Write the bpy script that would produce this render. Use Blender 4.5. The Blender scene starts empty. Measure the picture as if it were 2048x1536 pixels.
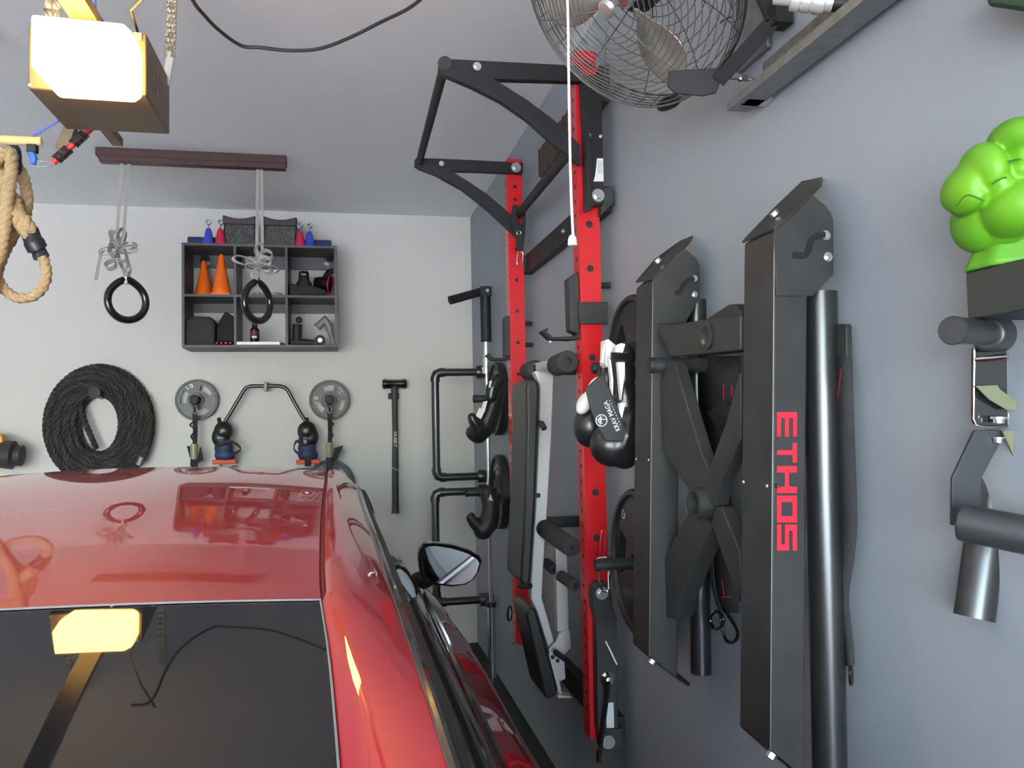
import bpy, bmesh, math, random
from mathutils import Vector, Matrix, Quaternion
random.seed(7)
S = bpy.context.scene
COL = S.collection
PI = math.pi
V = Vector

# ---------------------------------------------------------------- camera
FPX = 1640.0
CAM = V((0.0, 0.0, 1.575))
TH, PH, RO = math.atan(342/1640), math.radians(2.5), 0.019
Fw = V((math.sin(TH)*math.cos(PH), math.cos(TH)*math.cos(PH), math.sin(PH)))
r0 = V((math.cos(TH), -math.sin(TH), 0)); u0 = r0.cross(Fw)
Rt = r0*math.cos(RO) - u0*math.sin(RO); Up = u0*math.cos(RO) + r0*math.sin(RO)
cd = bpy.data.cameras.new('camera'); co = bpy.data.objects.new('camera', cd); COL.objects.link(co)
cd.sensor_width = 36; cd.lens = 36*FPX/2048; cd.clip_start = 0.02
m = Matrix((Rt, Up, -Fw)).transposed().to_4x4(); m.translation = CAM; co.matrix_world = m
S.camera = co

def ray(px, py):
    return Fw + Rt*((px-1024)/FPX) - Up*((py-768)/FPX)
def onx(px, py, x):
    d = ray(px, py); return CAM + d*((x-CAM.x)/d.x)
def ony(px, py, y):
    d = ray(px, py); return CAM + d*((y-CAM.y)/d.y)
def onz(px, py, z):
    d = ray(px, py); return CAM + d*((z-CAM.z)/d.z)
def mpp(p):                                   # metres per photo pixel at a point
    return (p-CAM).dot(Fw)/FPX

# ---------------------------------------------------------------- materials
MATS = {}
def mat(name, col, rough=0.5, metal=0.0, coat=0.0, noise=0.0, nscale=20.0, bump=0.0, bscale=60.0, emit=None, estr=0.0, spec=0.5, trans=0.0, coatr=0.03, sheen=0.0, col2=None):
    if name in MATS: return MATS[name]
    m = bpy.data.materials.new(name); m.use_nodes = True
    nt = m.node_tree; b = nt.nodes['Principled BSDF']
    b.inputs['Base Color'].default_value = (*col, 1); b.inputs['Roughness'].default_value = rough
    b.inputs['Metallic'].default_value = metal; b.inputs['Coat Weight'].default_value = coat
    b.inputs['Coat Roughness'].default_value = coatr; b.inputs['Specular IOR Level'].default_value = spec
    b.inputs['Transmission Weight'].default_value = trans; b.inputs['Sheen Weight'].default_value = sheen
    if emit: b.inputs['Emission Color'].default_value = (*emit, 1); b.inputs['Emission Strength'].default_value = estr
    tc = nt.nodes.new('ShaderNodeTexCoord')
    if noise > 0:
        n = nt.nodes.new('ShaderNodeTexNoise'); n.inputs['Scale'].default_value = nscale; n.inputs['Detail'].default_value = 5
        nt.links.new(tc.outputs['Object'], n.inputs['Vector'])
        mx = nt.nodes.new('ShaderNodeMix'); mx.data_type = 'RGBA'
        c2 = col2 if col2 else tuple(c*(1-noise) for c in col); c1 = col if col2 else tuple(min(1, c*(1+noise)) for c in col)
        mx.inputs[6].default_value = (*c1, 1); mx.inputs[7].default_value = (*c2, 1)
        rp = nt.nodes.new('ShaderNodeMapRange'); rp.inputs[1].default_value = .35; rp.inputs[2].default_value = .65
        nt.links.new(n.outputs['Fac'], rp.inputs[0]); nt.links.new(rp.outputs[0], mx.inputs[0])
        nt.links.new(mx.outputs[2], b.inputs['Base Color'])
    if bump > 0:
        n = nt.nodes.new('ShaderNodeTexNoise'); n.inputs['Scale'].default_value = bscale; n.inputs['Detail'].default_value = 3
        nt.links.new(tc.outputs['Object'], n.inputs['Vector'])
        bp = nt.nodes.new('ShaderNodeBump'); bp.inputs['Strength'].default_value = bump; bp.inputs['Distance'].default_value = .004
        nt.links.new(n.outputs['Fac'], bp.inputs['Height']); nt.links.new(bp.outputs[0], b.inputs['Normal'])
    MATS[name] = m
    return m
WALL = mat('wall_paint', (.60,.58,.54), .62, bump=.10, bscale=130, noise=.012, nscale=1.2)
WALLR = mat('grey_wall_paint', (.29,.322,.358), .62, bump=.10, bscale=130, noise=.02, nscale=1.2)
CEIL = mat('ceiling_paint', (.88,.90,.905), .75, bump=.10, bscale=150)
FLOOR = mat('rubber_mat_floor', (.018,.019,.021), .55, noise=.3, nscale=90, bump=.2, bscale=260)
CONC = mat('sealed_concrete', (.42,.41,.40), .45, noise=.08, nscale=5)
DRIVE = mat('driveway_concrete', (.70,.67,.62), .85, noise=.1, nscale=6)
BLK = mat('black_powder_coat', (.014,.014,.015), .50, bump=.12, bscale=500, spec=.35)
BLK2 = mat('worn_black_steel', (.030,.030,.030), .52, noise=.15, nscale=14, bump=.08, bscale=400, spec=.4)
GUN = mat('satin_dark_tube', (.085,.087,.09), .30, metal=.8)
GUN2 = mat('grey_pipe', (.075,.08,.085), .38, metal=.6)
RUB = mat('black_rubber', (.016,.016,.017), .6)
FOAM = mat('black_foam', (.035,.035,.036), .85, bump=.2, bscale=300)
CHR = mat('chrome', (.78,.78,.78), .14, metal=1)
ZINC = mat('zinc_plated_steel', (.62,.62,.60), .32, metal=.9)
GALV = mat('galvanized_steel', (.22,.23,.23), .45, metal=.6, noise=.12, nscale=40)
REDR = mat('red_powder_coat', (.60,.012,.018), .28, coat=.4, noise=.03, nscale=8)
CARR = mat('candy_red_car_paint', (.40,.0015,.014), .5, metal=.12, coat=1.0, coatr=.008)
CARR.node_tree.nodes['Principled BSDF'].inputs['Coat IOR'].default_value = 1.6
GLS = mat('dark_tinted_glass', (.010,.011,.013), .02, spec=.45)
GLT = mat('side_glass', (.012,.014,.017), .04, spec=.7, coat=.8, coatr=.02)
TRIM = mat('gloss_black_trim', (.012,.012,.013), .16, coat=.5)
SEAL = mat('matte_black_seal', (.012,.012,.012), .55)
MIR = mat('mirror_silvering', (.75,.77,.8), .02, metal=1)
SILV = mat('silver_bench_paint', (.56,.55,.54), .38, metal=.25)
VINYL = mat('black_vinyl', (.018,.018,.019), .34, bump=.06, bscale=200)
LEATH = mat('black_glove_leather', (.012,.012,.013), .30, bump=.12, bscale=120, coat=.15, coatr=.2)
WHITE = mat('white_leather', (.80,.79,.76), .38)
WHT = mat('white_plastic', (.85,.85,.84), .4)
WRAP = mat('black_webbing', (.022,.022,.024), .8, bump=.4, bscale=240)
SHELF = mat('charcoal_laminate', (.085,.080,.080), .5, noise=.06, nscale=30)
ORNG = mat('orange_cone_plastic', (1.0,.17,.012), .45)
NAVY = mat('navy_foam', (.022,.035,.13), .7)
BLUE = mat('blue_vinyl', (.05,.07,.50), .4)
PINK = mat('crimson_vinyl', (.60,.02,.07), .4)
BROWN = mat('dark_brown_leatherette', (.040,.030,.029), .42, bump=.1, bscale=90)
TEXTR = mat('sequined_dark_cloth', (.022,.018,.018), .35, metal=.3, noise=.9, nscale=110, col2=(.10,.09,.09), bump=1.0, bscale=150)
TAN = mat('manila_rope', (.52,.37,.19), .8, noise=.15, nscale=120, bump=.5, bscale=400)
BROPE = mat('black_poly_rope', (.022,.020,.019), .62, bump=.3, bscale=300)
STRAP = mat('grey_nylon_strap', (.52,.51,.46), .5, bump=.2, bscale=400)
MAROON = mat('dark_maroon_wood', (.060,.020,.018), .42, noise=.15, nscale=18)
RINGM = mat('gloss_black_ring', (.010,.010,.010), .13, coat=.5)
BRONZ = mat('bronze_opener_shell', (.17,.125,.075), .42, metal=.35, bump=.15, bscale=700)
BRASSY = mat('perforated_zinc', (.46,.42,.33), .42, metal=.6)
YEL = mat('yellow_paint', (.80,.55,.02), .45)
WOODY = mat('pale_wood', (.72,.56,.24), .6, noise=.06, nscale=20)
GREEN = mat('lime_foam', (.135,.38,.010), .45, noise=.20, nscale=5, bump=.15, bscale=40, col2=(.09,.32,.02))
DGREEN = mat('dark_green_plastic', (.012,.055,.032), .5)
PLATE = mat('grey_iron_plate', (.055,.056,.057), .42, metal=.2)
COIR = mat('brown_ribbed_coir', (.075,.055,.038), .9, bump=.6, bscale=200)
REDTX = mat('red_vinyl_lettering', (.62,.015,.035), .45)
LITE = mat('white_ink', (.75,.75,.74), .5)
LAMP = mat('glowing_lamp_lens', (.9,.75,.4), .5, emit=(1.0,.58,.13), estr=14)
PBLUE = mat('bright_blue_cord', (.04,.16,.60), .5)
PRED = mat('red_coil_cord', (.75,.03,.05), .4)
OLIVE = mat('olive_canvas', (.16,.17,.10), .85, bump=.5, bscale=120)
GREYP = mat('grey_plastic', (.22,.21,.21), .4)
PAPER = mat('white_paper_label', (.72,.74,.72), .6)
LIME = mat('neon_lime_tag', (.55,.80,.02), .5)
NEWT = mat('translucent_tan_tube', (.30,.27,.16), .3)

# ---------------------------------------------------------------- mesh builder
def frame_of(d):
    d = d.normalized(); a = V((0,0,1)) if abs(d.z) < .9 else V((1,0,0))
    x = a.cross(d).normalized(); return x, d.cross(x)
class B:
    def __init__(s): s.bm = bmesh.new()
    def face(s, pts):
        vs = [s.bm.verts.new(p) for p in pts]; return s.bm.faces.new(vs)
    def prism(s, pts, vec, caps=True):
        vec = V(vec); a = [s.bm.verts.new(p) for p in pts]; b = [s.bm.verts.new(V(p)+vec) for p in pts]
        n = len(pts)
        for i in range(n): s.bm.faces.new((a[i], a[(i+1)%n], b[(i+1)%n], b[i]))
        if caps: s.bm.faces.new(list(reversed(a))); s.bm.faces.new(b)
        return s
    def bx(s, x0, x1, y0, y1, z0, z1):
        return s.prism([(x0,y0,z0),(x1,y0,z0),(x1,y0,z1),(x0,y0,z1)], (0,y1-y0,0))
    def box(s, c, size, rot=None):
        c = V(c); hx,hy,hz = [k/2 for k in size]; R = rot if rot else Matrix.Identity(3)
        pts = [c + R@V(p) for p in ((-hx,-hy,-hz),(hx,-hy,-hz),(hx,-hy,hz),(-hx,-hy,hz))]
        return s.prism(pts, R@V((0,2*hy,0)))
    def bar(s, a, b, w, h, up=(0,0,1)):                # rectangular bar from a to b
        a = V(a); b = V(b); d = (b-a).normalized(); x = d.cross(V(up)).normalized(); y = x.cross(d)
        return s.prism([a-x*w/2-y*h/2, a+x*w/2-y*h/2, a+x*w/2+y*h/2, a-x*w/2+y*h/2], b-a)
    def cyl(s, a, b, r, r2=None, n=24, caps=True):
        return s.tube([a, b], [r, r if r2 is None else r2], n, caps=caps)
    def tube(s, pts, r, n=12, closed=False, caps=True, sq=1.0):
        pts = [V(p) for p in pts]; N = len(pts)
        rs = r if isinstance(r, (list, tuple)) else [r]*N
        def tan(i):
            if closed: t = pts[(i+1)%N]-pts[(i-1)%N]
            else: t = pts[min(i+1,N-1)]-pts[max(i-1,0)]
            return t.normalized() if t.length > 1e-9 else V((0,0,1))
        x, y = frame_of(tan(0)); prev = tan(0); rings = []
        for i in range(N):
            t = tan(i)
            q = prev.rotation_difference(t); x = (q@x); x = (x - t*x.dot(t)).normalized(); y = t.cross(x); prev = t
            rings.append([s.bm.verts.new(pts[i] + x*math.cos(2*PI*k/n)*rs[i] + y*math.sin(2*PI*k/n)*rs[i]*sq) for k in range(n)])
        for i in range(N if closed else N-1):
            A = rings[i]; C = rings[(i+1)%N]
            for k in range(n): s.bm.faces.new((A[k], A[(k+1)%n], C[(k+1)%n], C[k]))
        if caps and not closed:
            s.bm.faces.new(list(reversed(rings[0]))); s.bm.faces.new(rings[-1])
        return s
    def lathe(s, prof, o, ax=(0,0,1), n=32, x=None):
        o = V(o); ax = V(ax).normalized()
        if x is None: x, y = frame_of(ax)
        else: x = V(x); y = ax.cross(x)
        rings = []
        for r, h in prof:
            if r < 1e-6: rings.append([s.bm.verts.new(o+ax*h)])
            else: rings.append([s.bm.verts.new(o + ax*h + x*math.cos(2*PI*k/n)*r + y*math.sin(2*PI*k/n)*r) for k in range(n)])
        for A, C in zip(rings, rings[1:]):
            for k in range(n):
                if len(A) == 1 and len(C) == 1: continue
                if len(A) == 1: s.bm.faces.new((A[0], C[(k+1)%n], C[k]))
                elif len(C) == 1: s.bm.faces.new((A[k], A[(k+1)%n], C[0]))
                else: s.bm.faces.new((A[k], A[(k+1)%n], C[(k+1)%n], C[k]))
        return s
    def ell(s, c, r, rot=None, n=20):
        if not isinstance(r, (tuple, list)): r = (r,r,r)
        M = Matrix.Translation(V(c)) @ (rot.to_4x4() if rot else Matrix.Identity(4)) @ Matrix.Diagonal((*r,1))
        bmesh.ops.create_uvsphere(s.bm, u_segments=n, v_segments=n//2+2, radius=1, matrix=M); return s
    def torus(s, c, R, r, ax=(0,0,1), n=36, k=10, arc=(0, 2*PI), ex=1.0):
        x, y = frame_of(V(ax)); closed = abs(arc[1]-arc[0]-2*PI) < 1e-6
        pts = [V(c)+x*math.cos(a)*R+y*math.sin(a)*R*ex for a in [arc[0]+(arc[1]-arc[0])*i/(n if closed else n-1) for i in range(n)]]
        return s.tube(pts, r, k, closed=closed)
    def ribbon(s, pts, w, t=.0015):                    # strap: centre line, width vector(s)
        ws = w if isinstance(w, list) else [V(w)]*len(pts)
        pts = [V(p) for p in pts]; rows = []
        for i, p in enumerate(pts):
            d = pts[min(i+1,len(pts)-1)]-pts[max(i-1,0)]; nn = d.cross(ws[i]); nn = nn.normalized()*t/2 if nn.length > 1e-9 else V((0,t/2,0))
            h = V(ws[i])/2
            rows.append([s.bm.verts.new(q) for q in (p-h-nn, p+h-nn, p+h+nn, p-h+nn)])
        for A, C in zip(rows, rows[1:]):
            for k in range(4): s.bm.faces.new((A[k], A[(k+1)%4], C[(k+1)%4], C[k]))
        s.bm.faces.new(list(reversed(rows[0]))); s.bm.faces.new(rows[-1]); return s
    def grid(s, rows):
        vs = [[s.bm.verts.new(p) for p in r] for r in rows]
        for A, C in zip(vs, vs[1:]):
            for k in range(len(A)-1): s.bm.faces.new((A[k], A[k+1], C[k+1], C[k]))
        return s
    def mesh(s, me, M):
        b2 = bmesh.new(); b2.from_mesh(me); b2.transform(M)
        tmp = bpy.data.meshes.new('t'); b2.to_mesh(tmp); b2.free(); s.bm.from_mesh(tmp); bpy.data.meshes.remove(tmp); return s
    def build(s, name, m, parent=None, ang=35, bevel=0, bseg=2, subd=0, solid=0, remesh=0, smooth=0):
        bmesh.ops.recalc_face_normals(s.bm, faces=s.bm.faces)
        me = bpy.data.meshes.new(name); s.bm.to_mesh(me); s.bm.free()
        me.materials.append(m); me.shade_smooth(); 
        if ang < 180: me.set_sharp_from_angle(angle=math.radians(ang))
        o = bpy.data.objects.new(name, me); COL.objects.link(o)
        if parent is not None:
            o.parent = parent; o.matrix_parent_inverse = parent_world(parent).inverted()
        if solid: q = o.modifiers.new('s', 'SOLIDIFY'); q.thickness = abs(solid); q.offset = -1 if solid > 0 else 1
        if remesh:
            q = o.modifiers.new('r', 'REMESH'); q.mode = 'VOXEL'; q.voxel_size = remesh; q.use_smooth_shade = True
        if smooth: q = o.modifiers.new('sm', 'SMOOTH'); q.iterations = smooth; q.factor = .5
        if bevel:
            q = o.modifiers.new('b', 'BEVEL'); q.width = bevel; q.segments = bseg; q.limit_method = 'ANGLE'; q.angle_limit = math.radians(38)
        if subd: q = o.modifiers.new('u', 'SUBSURF'); q.levels = subd; q.render_levels = subd
        return o
def parent_world(p):
    M = p.matrix_basis.copy()
    return M if p.parent is None else parent_world(p.parent) @ p.matrix_parent_inverse @ M
def tag(o, label=None, cat=None, group=None, kind=None):
    if label: o['label'] = label
    if cat: o['category'] = cat
    if group: o['group'] = group
    if kind: o['kind'] = kind
    return o
def thing(name, label, cat, loc, group=None):
    o = bpy.data.objects.new(name, None); COL.objects.link(o); o.location = V(loc); o.empty_display_size = .05
    return tag(o, label, cat, group)
def kids(o): return [c for c in bpy.data.objects if c.parent == o]
def dup(root, move, label=None):
    r = root.copy(); COL.objects.link(r); r.location = root.location + V(move)
    if label: r['label'] = label
    def rec(a, b):
        for c in kids(a):
            d = c.copy(); COL.objects.link(d); d.parent = b; rec(c, d)
    rec(root, r); return r
def catmull(P, n):
    P = [V(p) for p in P]; out = []
    for i in range(len(P)-1):
        a, b, c, d = P[max(i-1,0)], P[i], P[i+1], P[min(i+2,len(P)-1)]
        for k in range(n):
            t = k/n
            out.append(.5*((2*b)+(c-a)*t+(2*a-5*b+4*c-d)*t*t+(3*b-a-3*c+d)*t**3))
    out.append(P[-1]); return out
def strands(b, path, R, pitch, n=6, k=3, step=.012):
    """lay k helical strands along a path"""
    L = [0]
    for p, q in zip(path, path[1:]): L.append(L[-1]+(q-p).length)
    N = max(8, int(L[-1]/step)); pts = []; j = 0
    for i in range(N+1):
        d = L[-1]*i/N
        while j < len(L)-2 and L[j+1] < d: j += 1
        t = (d-L[j])/max(1e-9, L[j+1]-L[j]); pts.append(path[j].lerp(path[j+1], min(1,t)))
    t0 = (pts[1]-pts[0]).normalized(); x, y = frame_of(t0); fr = []
    for i in range(len(pts)):
        t = (pts[min(i+1,N)]-pts[max(i-1,0)]).normalized(); q = t0.rotation_difference(t); x = q@x; x = (x-t*x.dot(t)).normalized(); y = t.cross(x); t0 = t; fr.append((x.copy(), y.copy()))
    for s_ in range(k):
        sp = []
        for i, p in enumerate(pts):
            a = 2*PI*(s_/k + (L[-1]*i/N)/pitch); sp.append(p + (fr[i][0]*math.cos(a)+fr[i][1]*math.sin(a))*R*.48)
        b.tube(sp, R*.56, n)
    return b
_tc = {}
def glyph(s):
    if s in _tc: return _tc[s]
    c = bpy.data.curves.new('g', 'FONT'); c.body = s; c.size = 1; c.align_x = 'CENTER'; c.align_y = 'CENTER'; c.extrude = .01; c.offset = .012
    o = bpy.data.objects.new('g', c); COL.objects.link(o)
    bpy.context.view_layer.update()
    me = bpy.data.meshes.new_from_object(o.evaluated_get(bpy.context.evaluated_depsgraph_get()))
    bpy.data.objects.remove(o); _tc[s] = me; return me
def text(b, s, c, right, up, size, sx=1.0):
    r = V(right).normalized(); u = V(up); u = (u-r*u.dot(r)).normalized(); n = r.cross(u)
    M = Matrix((r*size*sx, u*size, n*size*.15)).transposed().to_4x4(); M.translation = V(c)
    return b.mesh(glyph(s), M)
def struct(b, name, m, **k):
    return tag(b.build(name, m, **k), kind='structure')
XW, YB, ZC = .93, 5.83, 3.05
# ---------------------------------------------------------------- the garage shell
YD = -5.2
b = B(); b.bx(-4.8, XW+.12, YD, YB+.12, -.1, 0); struct(b, 'floor', CONC)
b = B(); b.bx(-4.8, XW+.12, YD, YB+.12, ZC, ZC+.1); struct(b, 'ceiling', CEIL)
b = B(); b.bx(-4.8, XW+.12, YB, YB+.12, 0, ZC); struct(b, 'wall_back', WALL)
b = B(); b.bx(XW, XW+.12, YD, YB, 0, ZC); struct(b, 'wall_right', WALLR)
b = B(); b.bx(-4.92, -4.8, YD, YB, 0, ZC); struct(b, 'wall_left', WALL)
b = B(); b.bx(-4.8, -4.5, YD-.1, YD, 0, ZC); b.bx(.60, XW+.12, YD-.1, YD, 0, ZC); b.bx(-4.5, .60, YD-.1, YD, 2.50, ZC); struct(b, 'wall_front', WALL)
b = B(); b.bx(-30, 25, -45, YD, -.14, -.02); struct(b, 'floor_driveway', DRIVE)
for i, (y0_, y1_) in enumerate(((YB-.02,4.63),(4.62,3.42),(3.41,2.21),(2.20,1.0),(.99,-.2))):
    b = B(); b.bx(-.30, XW-.001, y1_, y0_, .0005, .007); tag(b.build('rubber_mat', FLOOR, bevel=.002), ['black rubber floor mat in the corner under the upright barbell','black rubber floor mat second from the back wall','black rubber floor mat third from the back wall along the right wall','black rubber floor mat beneath the black steel beams','black rubber floor mat nearest the camera along the right wall'][i], 'floor mat', 'rubber mats along the right wall')

# ---------------------------------------------------------------- shelf unit
YF = 5.49
TL = ony(363,487,YF); BR = ony(677,696,YF); TR = ony(673,490,YF)
sx0, sx1, sz1, sz0 = TL.x, BR.x-.005, (TL.z+TR.z)/2, BR.z+.004
zm = ony(520,592,YF).z; t = .017
v1 = ony(470,600,YF).x; v2 = ony(573,600,YF).x
SH = thing('wall_shelf', 'charcoal six-cube wall shelf hung above the car roof', 'shelf', ((sx0+sx1)/2, YB, sz0))
for nm, a in (('side_panel', sx0), ('side_panel', sx1-t)):
    b = B(); b.bx(a, a+t, YF, YB-.002, sz0, sz1); b.build(nm, SHELF, SH, bevel=.001)
for nm, z in (('top_panel', sz1-t), ('bottom_panel', sz0)):
    b = B(); b.bx(sx0+t, sx1-t, YF, YB-.002, z, z+t); b.build(nm, SHELF, SH, bevel=.001)
b = B(); b.bx(sx0+t, sx1-t, YF, YB-.002, zm-t/2, zm+t/2); b.build('shelf_board', SHELF, SH, bevel=.001)
for a in (v1, v2):
    for z0, z1 in ((sz0+t, zm-t/2), (zm+t/2, sz1-t)):
        b = B(); b.bx(a-t/2, a+t/2, YF, YB-.002, z0, z1); b.build('divider', SHELF, SH, bevel=.001)
b = B(); b.bx(sx0+t, sx1-t, YB-.025, YB-.003, sz1-t-.085, sz1-t); b.bx(sx0+t, sx1-t, YB-.025, YB-.003, zm-t/2-.06, zm-t/2); b.build('hanging_rail', SHELF, SH)
for px in (407, 656):
    p = ony(px, 512, YB-.10)
    b = B(); b.tube([V((p.x,YB-.03,p.z-.02)), V((p.x,YB-.10,p.z-.02)), V((p.x,YB-.13,p.z+.02)), V((p.x,YB-.13,p.z+.05))], .012, 10)
    b.lathe([(0,.0),(.036,.0),(.036,.006),(.014,.012),(.014,.02)], (p.x,YB-.028,p.z-.02), (0,-1,0), 20); b.build('pipe_bracket', GUN, SH)
zt = sz1; zb1 = zm+t/2; zb0 = sz0+t
def at_top(px, y=5.6): return V((ony(px,480,y).x, y, zt))
def at_mid(px, y=5.6): return V((ony(px,590,y).x, y, zb1))
def at_low(px, y=5.6): return V((ony(px,688,y).x, y, zb0))
# orange traffic cones
for px, y, h, lab in ((408,5.68,.25,'shorter orange cone at left in the upper left cube of the wall shelf'),(443,5.555,.27,'taller orange cone touching the centre divider of the wall shelf')):
    p = at_mid(px, y); T = thing('traffic_cone', lab, 'cone', p, 'orange cones in the shelf')
    b = B(); b.box(p+V((0,0,.006)), (.12,.12,.012)); b.build('cone_base', ORNG, T, bevel=.003)
    b = B(); b.lathe([(.058,.012),(.058,.04),(.055,.045),(.014,h-.008),(.009,h),(.0,h)], p, n=32); b.build('cone_body', ORNG, T)
# navy rollers and the boxes on top
for pa, pc, lab in ((376,444,'navy foam roller end showing left of the dark boxes on the shelf top'),(597,663,'navy foam roller end showing right of the dark boxes on the shelf top')):
    x0 = at_top(pa,5.60).x; x1 = at_top(pc,5.60).x
    b = B(); b.cyl((x0,5.60,zt+.031), (x1,5.60,zt+.031), .030, n=28); tag(b.build('foam_roller', NAVY, bevel=.006), lab, 'foam roller', 'navy rollers on the shelf top')
for a, c, lab in ((446,512,'left dark leather-topped box with glittering sides on the shelf top'),(527,594,'right dark leather-topped box with glittering sides on the shelf top')):
    x0 = at_top(a,5.55).x; x1 = at_top(c,5.55).x; T = thing('sequined_box', lab, 'box', ((x0+x1)/2,5.6,zt), 'glittering boxes on the shelf top')
    b = B(); b.bx(x0+.004, x1-.004, 5.540, 5.68, zt, zt+.145); b.build('case', TEXTR, T, bevel=.01)
    b = B(); pr = []
    for i in range(13):
        u = i/12; pr.append((x0+(x1-x0)*u, 5.53, zt+.197-.022*math.sin(PI*u)**1.0))
    b.prism([(x0,5.53,zt+.135)]+pr+[(x1,5.53,zt+.135)], (0,.155,0)); b.build('padded_lid', BROWN, T, bevel=.008)
for px, mm, lab in ((416,BLUE,'blue tapered weight with chrome eye nut, left of the crimson one'),(440,PINK,'crimson tapered weight with chrome eye nut beside the left dark box'),
                    (600,PINK,'crimson tapered weight with chrome eye nut right of the right dark box'),(619,BLUE,'blue tapered weight with chrome eye nut at right on the shelf top')):
    p = at_top(px, 5.50); p.y = 5.52; h = .105 if px < 500 else .10
    T = thing('tapered_weight', lab, 'weight', p, 'small tapered weights on the shelf top')
    b = B(); b.lathe([(0,0),(.033,0),(.032,.012),(.020,h-.02),(.013,h-.004),(0,h)], p, n=24); b.build('body', mm, T)
    b = B(); b.cyl(p+V((0,0,h-.004)), p+V((0,0,h+.02)), .005, n=10); b.torus(p+V((0,0,h+.036)), .014, .006, (0,1,0), 24, 8); b.build('eye_nut', CHR, T)
# upper middle cube: patterned wristbands / thin tray
for a,c,lab in ((505,535,'dark patterned slipper lying at left in the upper middle cube'),(543,568,'dark patterned slipper lying at right in the upper middle cube')):
    x0 = at_mid(a,5.6).x; x1 = at_mid(c,5.6).x; w = x1-x0
    b = B(); b.prism([(x0,5.55,zb1+.001),(x1,5.55,zb1+.001),(x1,5.55,zb1+.012),(x0+w*.7,5.55,zb1+.024),(x0+w*.3,5.55,zb1+.028),(x0,5.55,zb1+.016)], (0,.1,0))
    tag(b.build('slipper', mat('patterned_rubber',(.02,.02,.02),.6,noise=.9,nscale=70,col2=(.45,.42,.25)), bevel=.004), lab, 'footwear', 'patterned slippers in the shelf')
# upper right cube: two black guards
p = at_mid(608,5.58); T = thing('knee_guard', 'matte black padded guard with raised cup lying in the upper right cube', 'knee guard', p)
b = B(); x0 = at_mid(578,5.58).x; x1 = at_mid(663,5.58).x
b.prism([(x0,5.53,zb1+.002),(x1-.05,5.53,zb1+.002),(x1-.03,5.53,zb1+.04),(x1-.08,5.53,zb1+.062),(x0+.13,5.53,zb1+.075),(x0+.05,5.53,zb1+.078),(x0,5.53,zb1+.088)], (0,.12,0)); b.build('cuff', WRAP, T, bevel=.018, bseg=4)
b = B(); b.lathe([(.056,0),(.05,.04),(.036,.06),(.033,.11),(.028,.118),(0,.12)], (p.x,5.585,zb1+.055), n=24); b.build('cup', RUB, T)
b = B(); b.box((p.x,5.551,zb1+.148), (.032,.004,.004)); b.build('white_mark', LITE, T)
p = at_mid(650,5.60); T = thing('shaker_cup', 'glossy black tapered cup with red rim lying behind the guard', 'cup', p)
b = B(); c0 = V((p.x-.065,5.67,zb1+.115)); c1 = V((p.x+.035,5.64,zb1+.10)); b.cyl(c0, c1, .035, .058, 28); b.tube([c1+V((-.03,0,.03)), c1+V((-.005,0,.085)), c1+V((.02,0,.09))], [.03,.022,.02], 14); b.build('cup_body', RINGM, T)
b = B(); b.torus(c1, .058, .004, c1-c0, 30, 8); b.build('rim', PRED, T)
# lower left: two bags and pink beads
x0 = at_low(371,5.55).x; x1 = at_low(430,5.55).x
b = B(); b.prism([(x0,5.53,zb0+.001),(x1,5.53,zb0+.001),(x1+.004,5.53,zb0+.15),(x1-.025,5.53,zb0+.185),(x0+.05,5.53,zb0+.188),(x0+.03,5.53,zb0+.172),(x0,5.53,zb0+.165)], (0,.14,0))
tag(b.build('zip_pouch', mat('charcoal_nylon',(.030,.030,.031),.8,bump=.3,bscale=80), bevel=.014, bseg=3), 'squarish charcoal nylon pouch in the lower left cube', 'pouch')
x0 = at_low(430,5.56).x+.008; x1 = v1-t/2-.004
b = B(); b.prism([(x0,5.57,zb0+.001),(x1,5.57,zb0+.001),(x1,5.57,zb0+.19),(x0+.075,5.57,zb0+.215),(x0+.055,5.57,zb0+.23),(x0+.02,5.57,zb0+.17),(x0,5.57,zb0+.12)], (0,.12,0))
tag(b.build('cloth_bag', mat('black_cloth',(.018,.018,.02),.9,bump=.4,bscale=60), bevel=.012, bseg=3), 'slumped black cloth bag against the divider in the lower left cube', 'bag')
for i, px in enumerate((434,443,452,461)):
    p = at_low(px, 5.525); b = B(); b.ell(p+V((0,0,.014)), .0135)
    tag(b.build('bead', mat('metallic_pink',(.62,.06,.12),.15,metal=.8)), 'shiny metallic pink ball in the row below the black cloth bag', 'ball', 'pink balls in the lower left cube')
# lower middle: bottle on a white box
x0 = at_low(473,5.50).x; x1 = at_low(560,5.50).x
b = B(); b.bx(x0, x1, 5.495, 5.66, zb0+.001, zb0+.021); tag(b.build('flat_box', WHT, bevel=.002), 'flat white box lying in the lower middle cube', 'box')
p = V((at_low(510,5.58).x,5.57,zb0+.0215)); T = thing('supplement_bottle', 'small dark bottle with red and white label on the flat white box', 'bottle', p)
b = B(); b.lathe([(0,0),(.027,0),(.029,.004),(.029,.085),(.017,.098),(.016,.104),(0,.104)], p, n=28); b.build('body', mat('brown_glass',(.02,.012,.012),.15), T)
b = B(); b.lathe([(.0295,.025),(.0295,.075)], p, n=28); b.build('label_band', mat('bottle_label',(.10,.02,.025),.5,noise=.5,nscale=50), T)
b = B(); b.box(p+V((0,-.0295,.035)), (.03,.003,.012)); b.build('white_patch', PAPER, T)
b = B(); b.cyl(p+V((0,0,.104)), p+V((0,0,.128)), .018, n=20); b.build('cap', RUB, T)
p = V((at_low(562,5.60).x,5.60,zb0)); b = B(); b.ell(p+V((.006,0,.012)), (.022,.03,.011)); tag(b.build('pebble', GREYP), 'small dark rounded object at the right end of the lower middle cube', 'ball')
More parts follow.
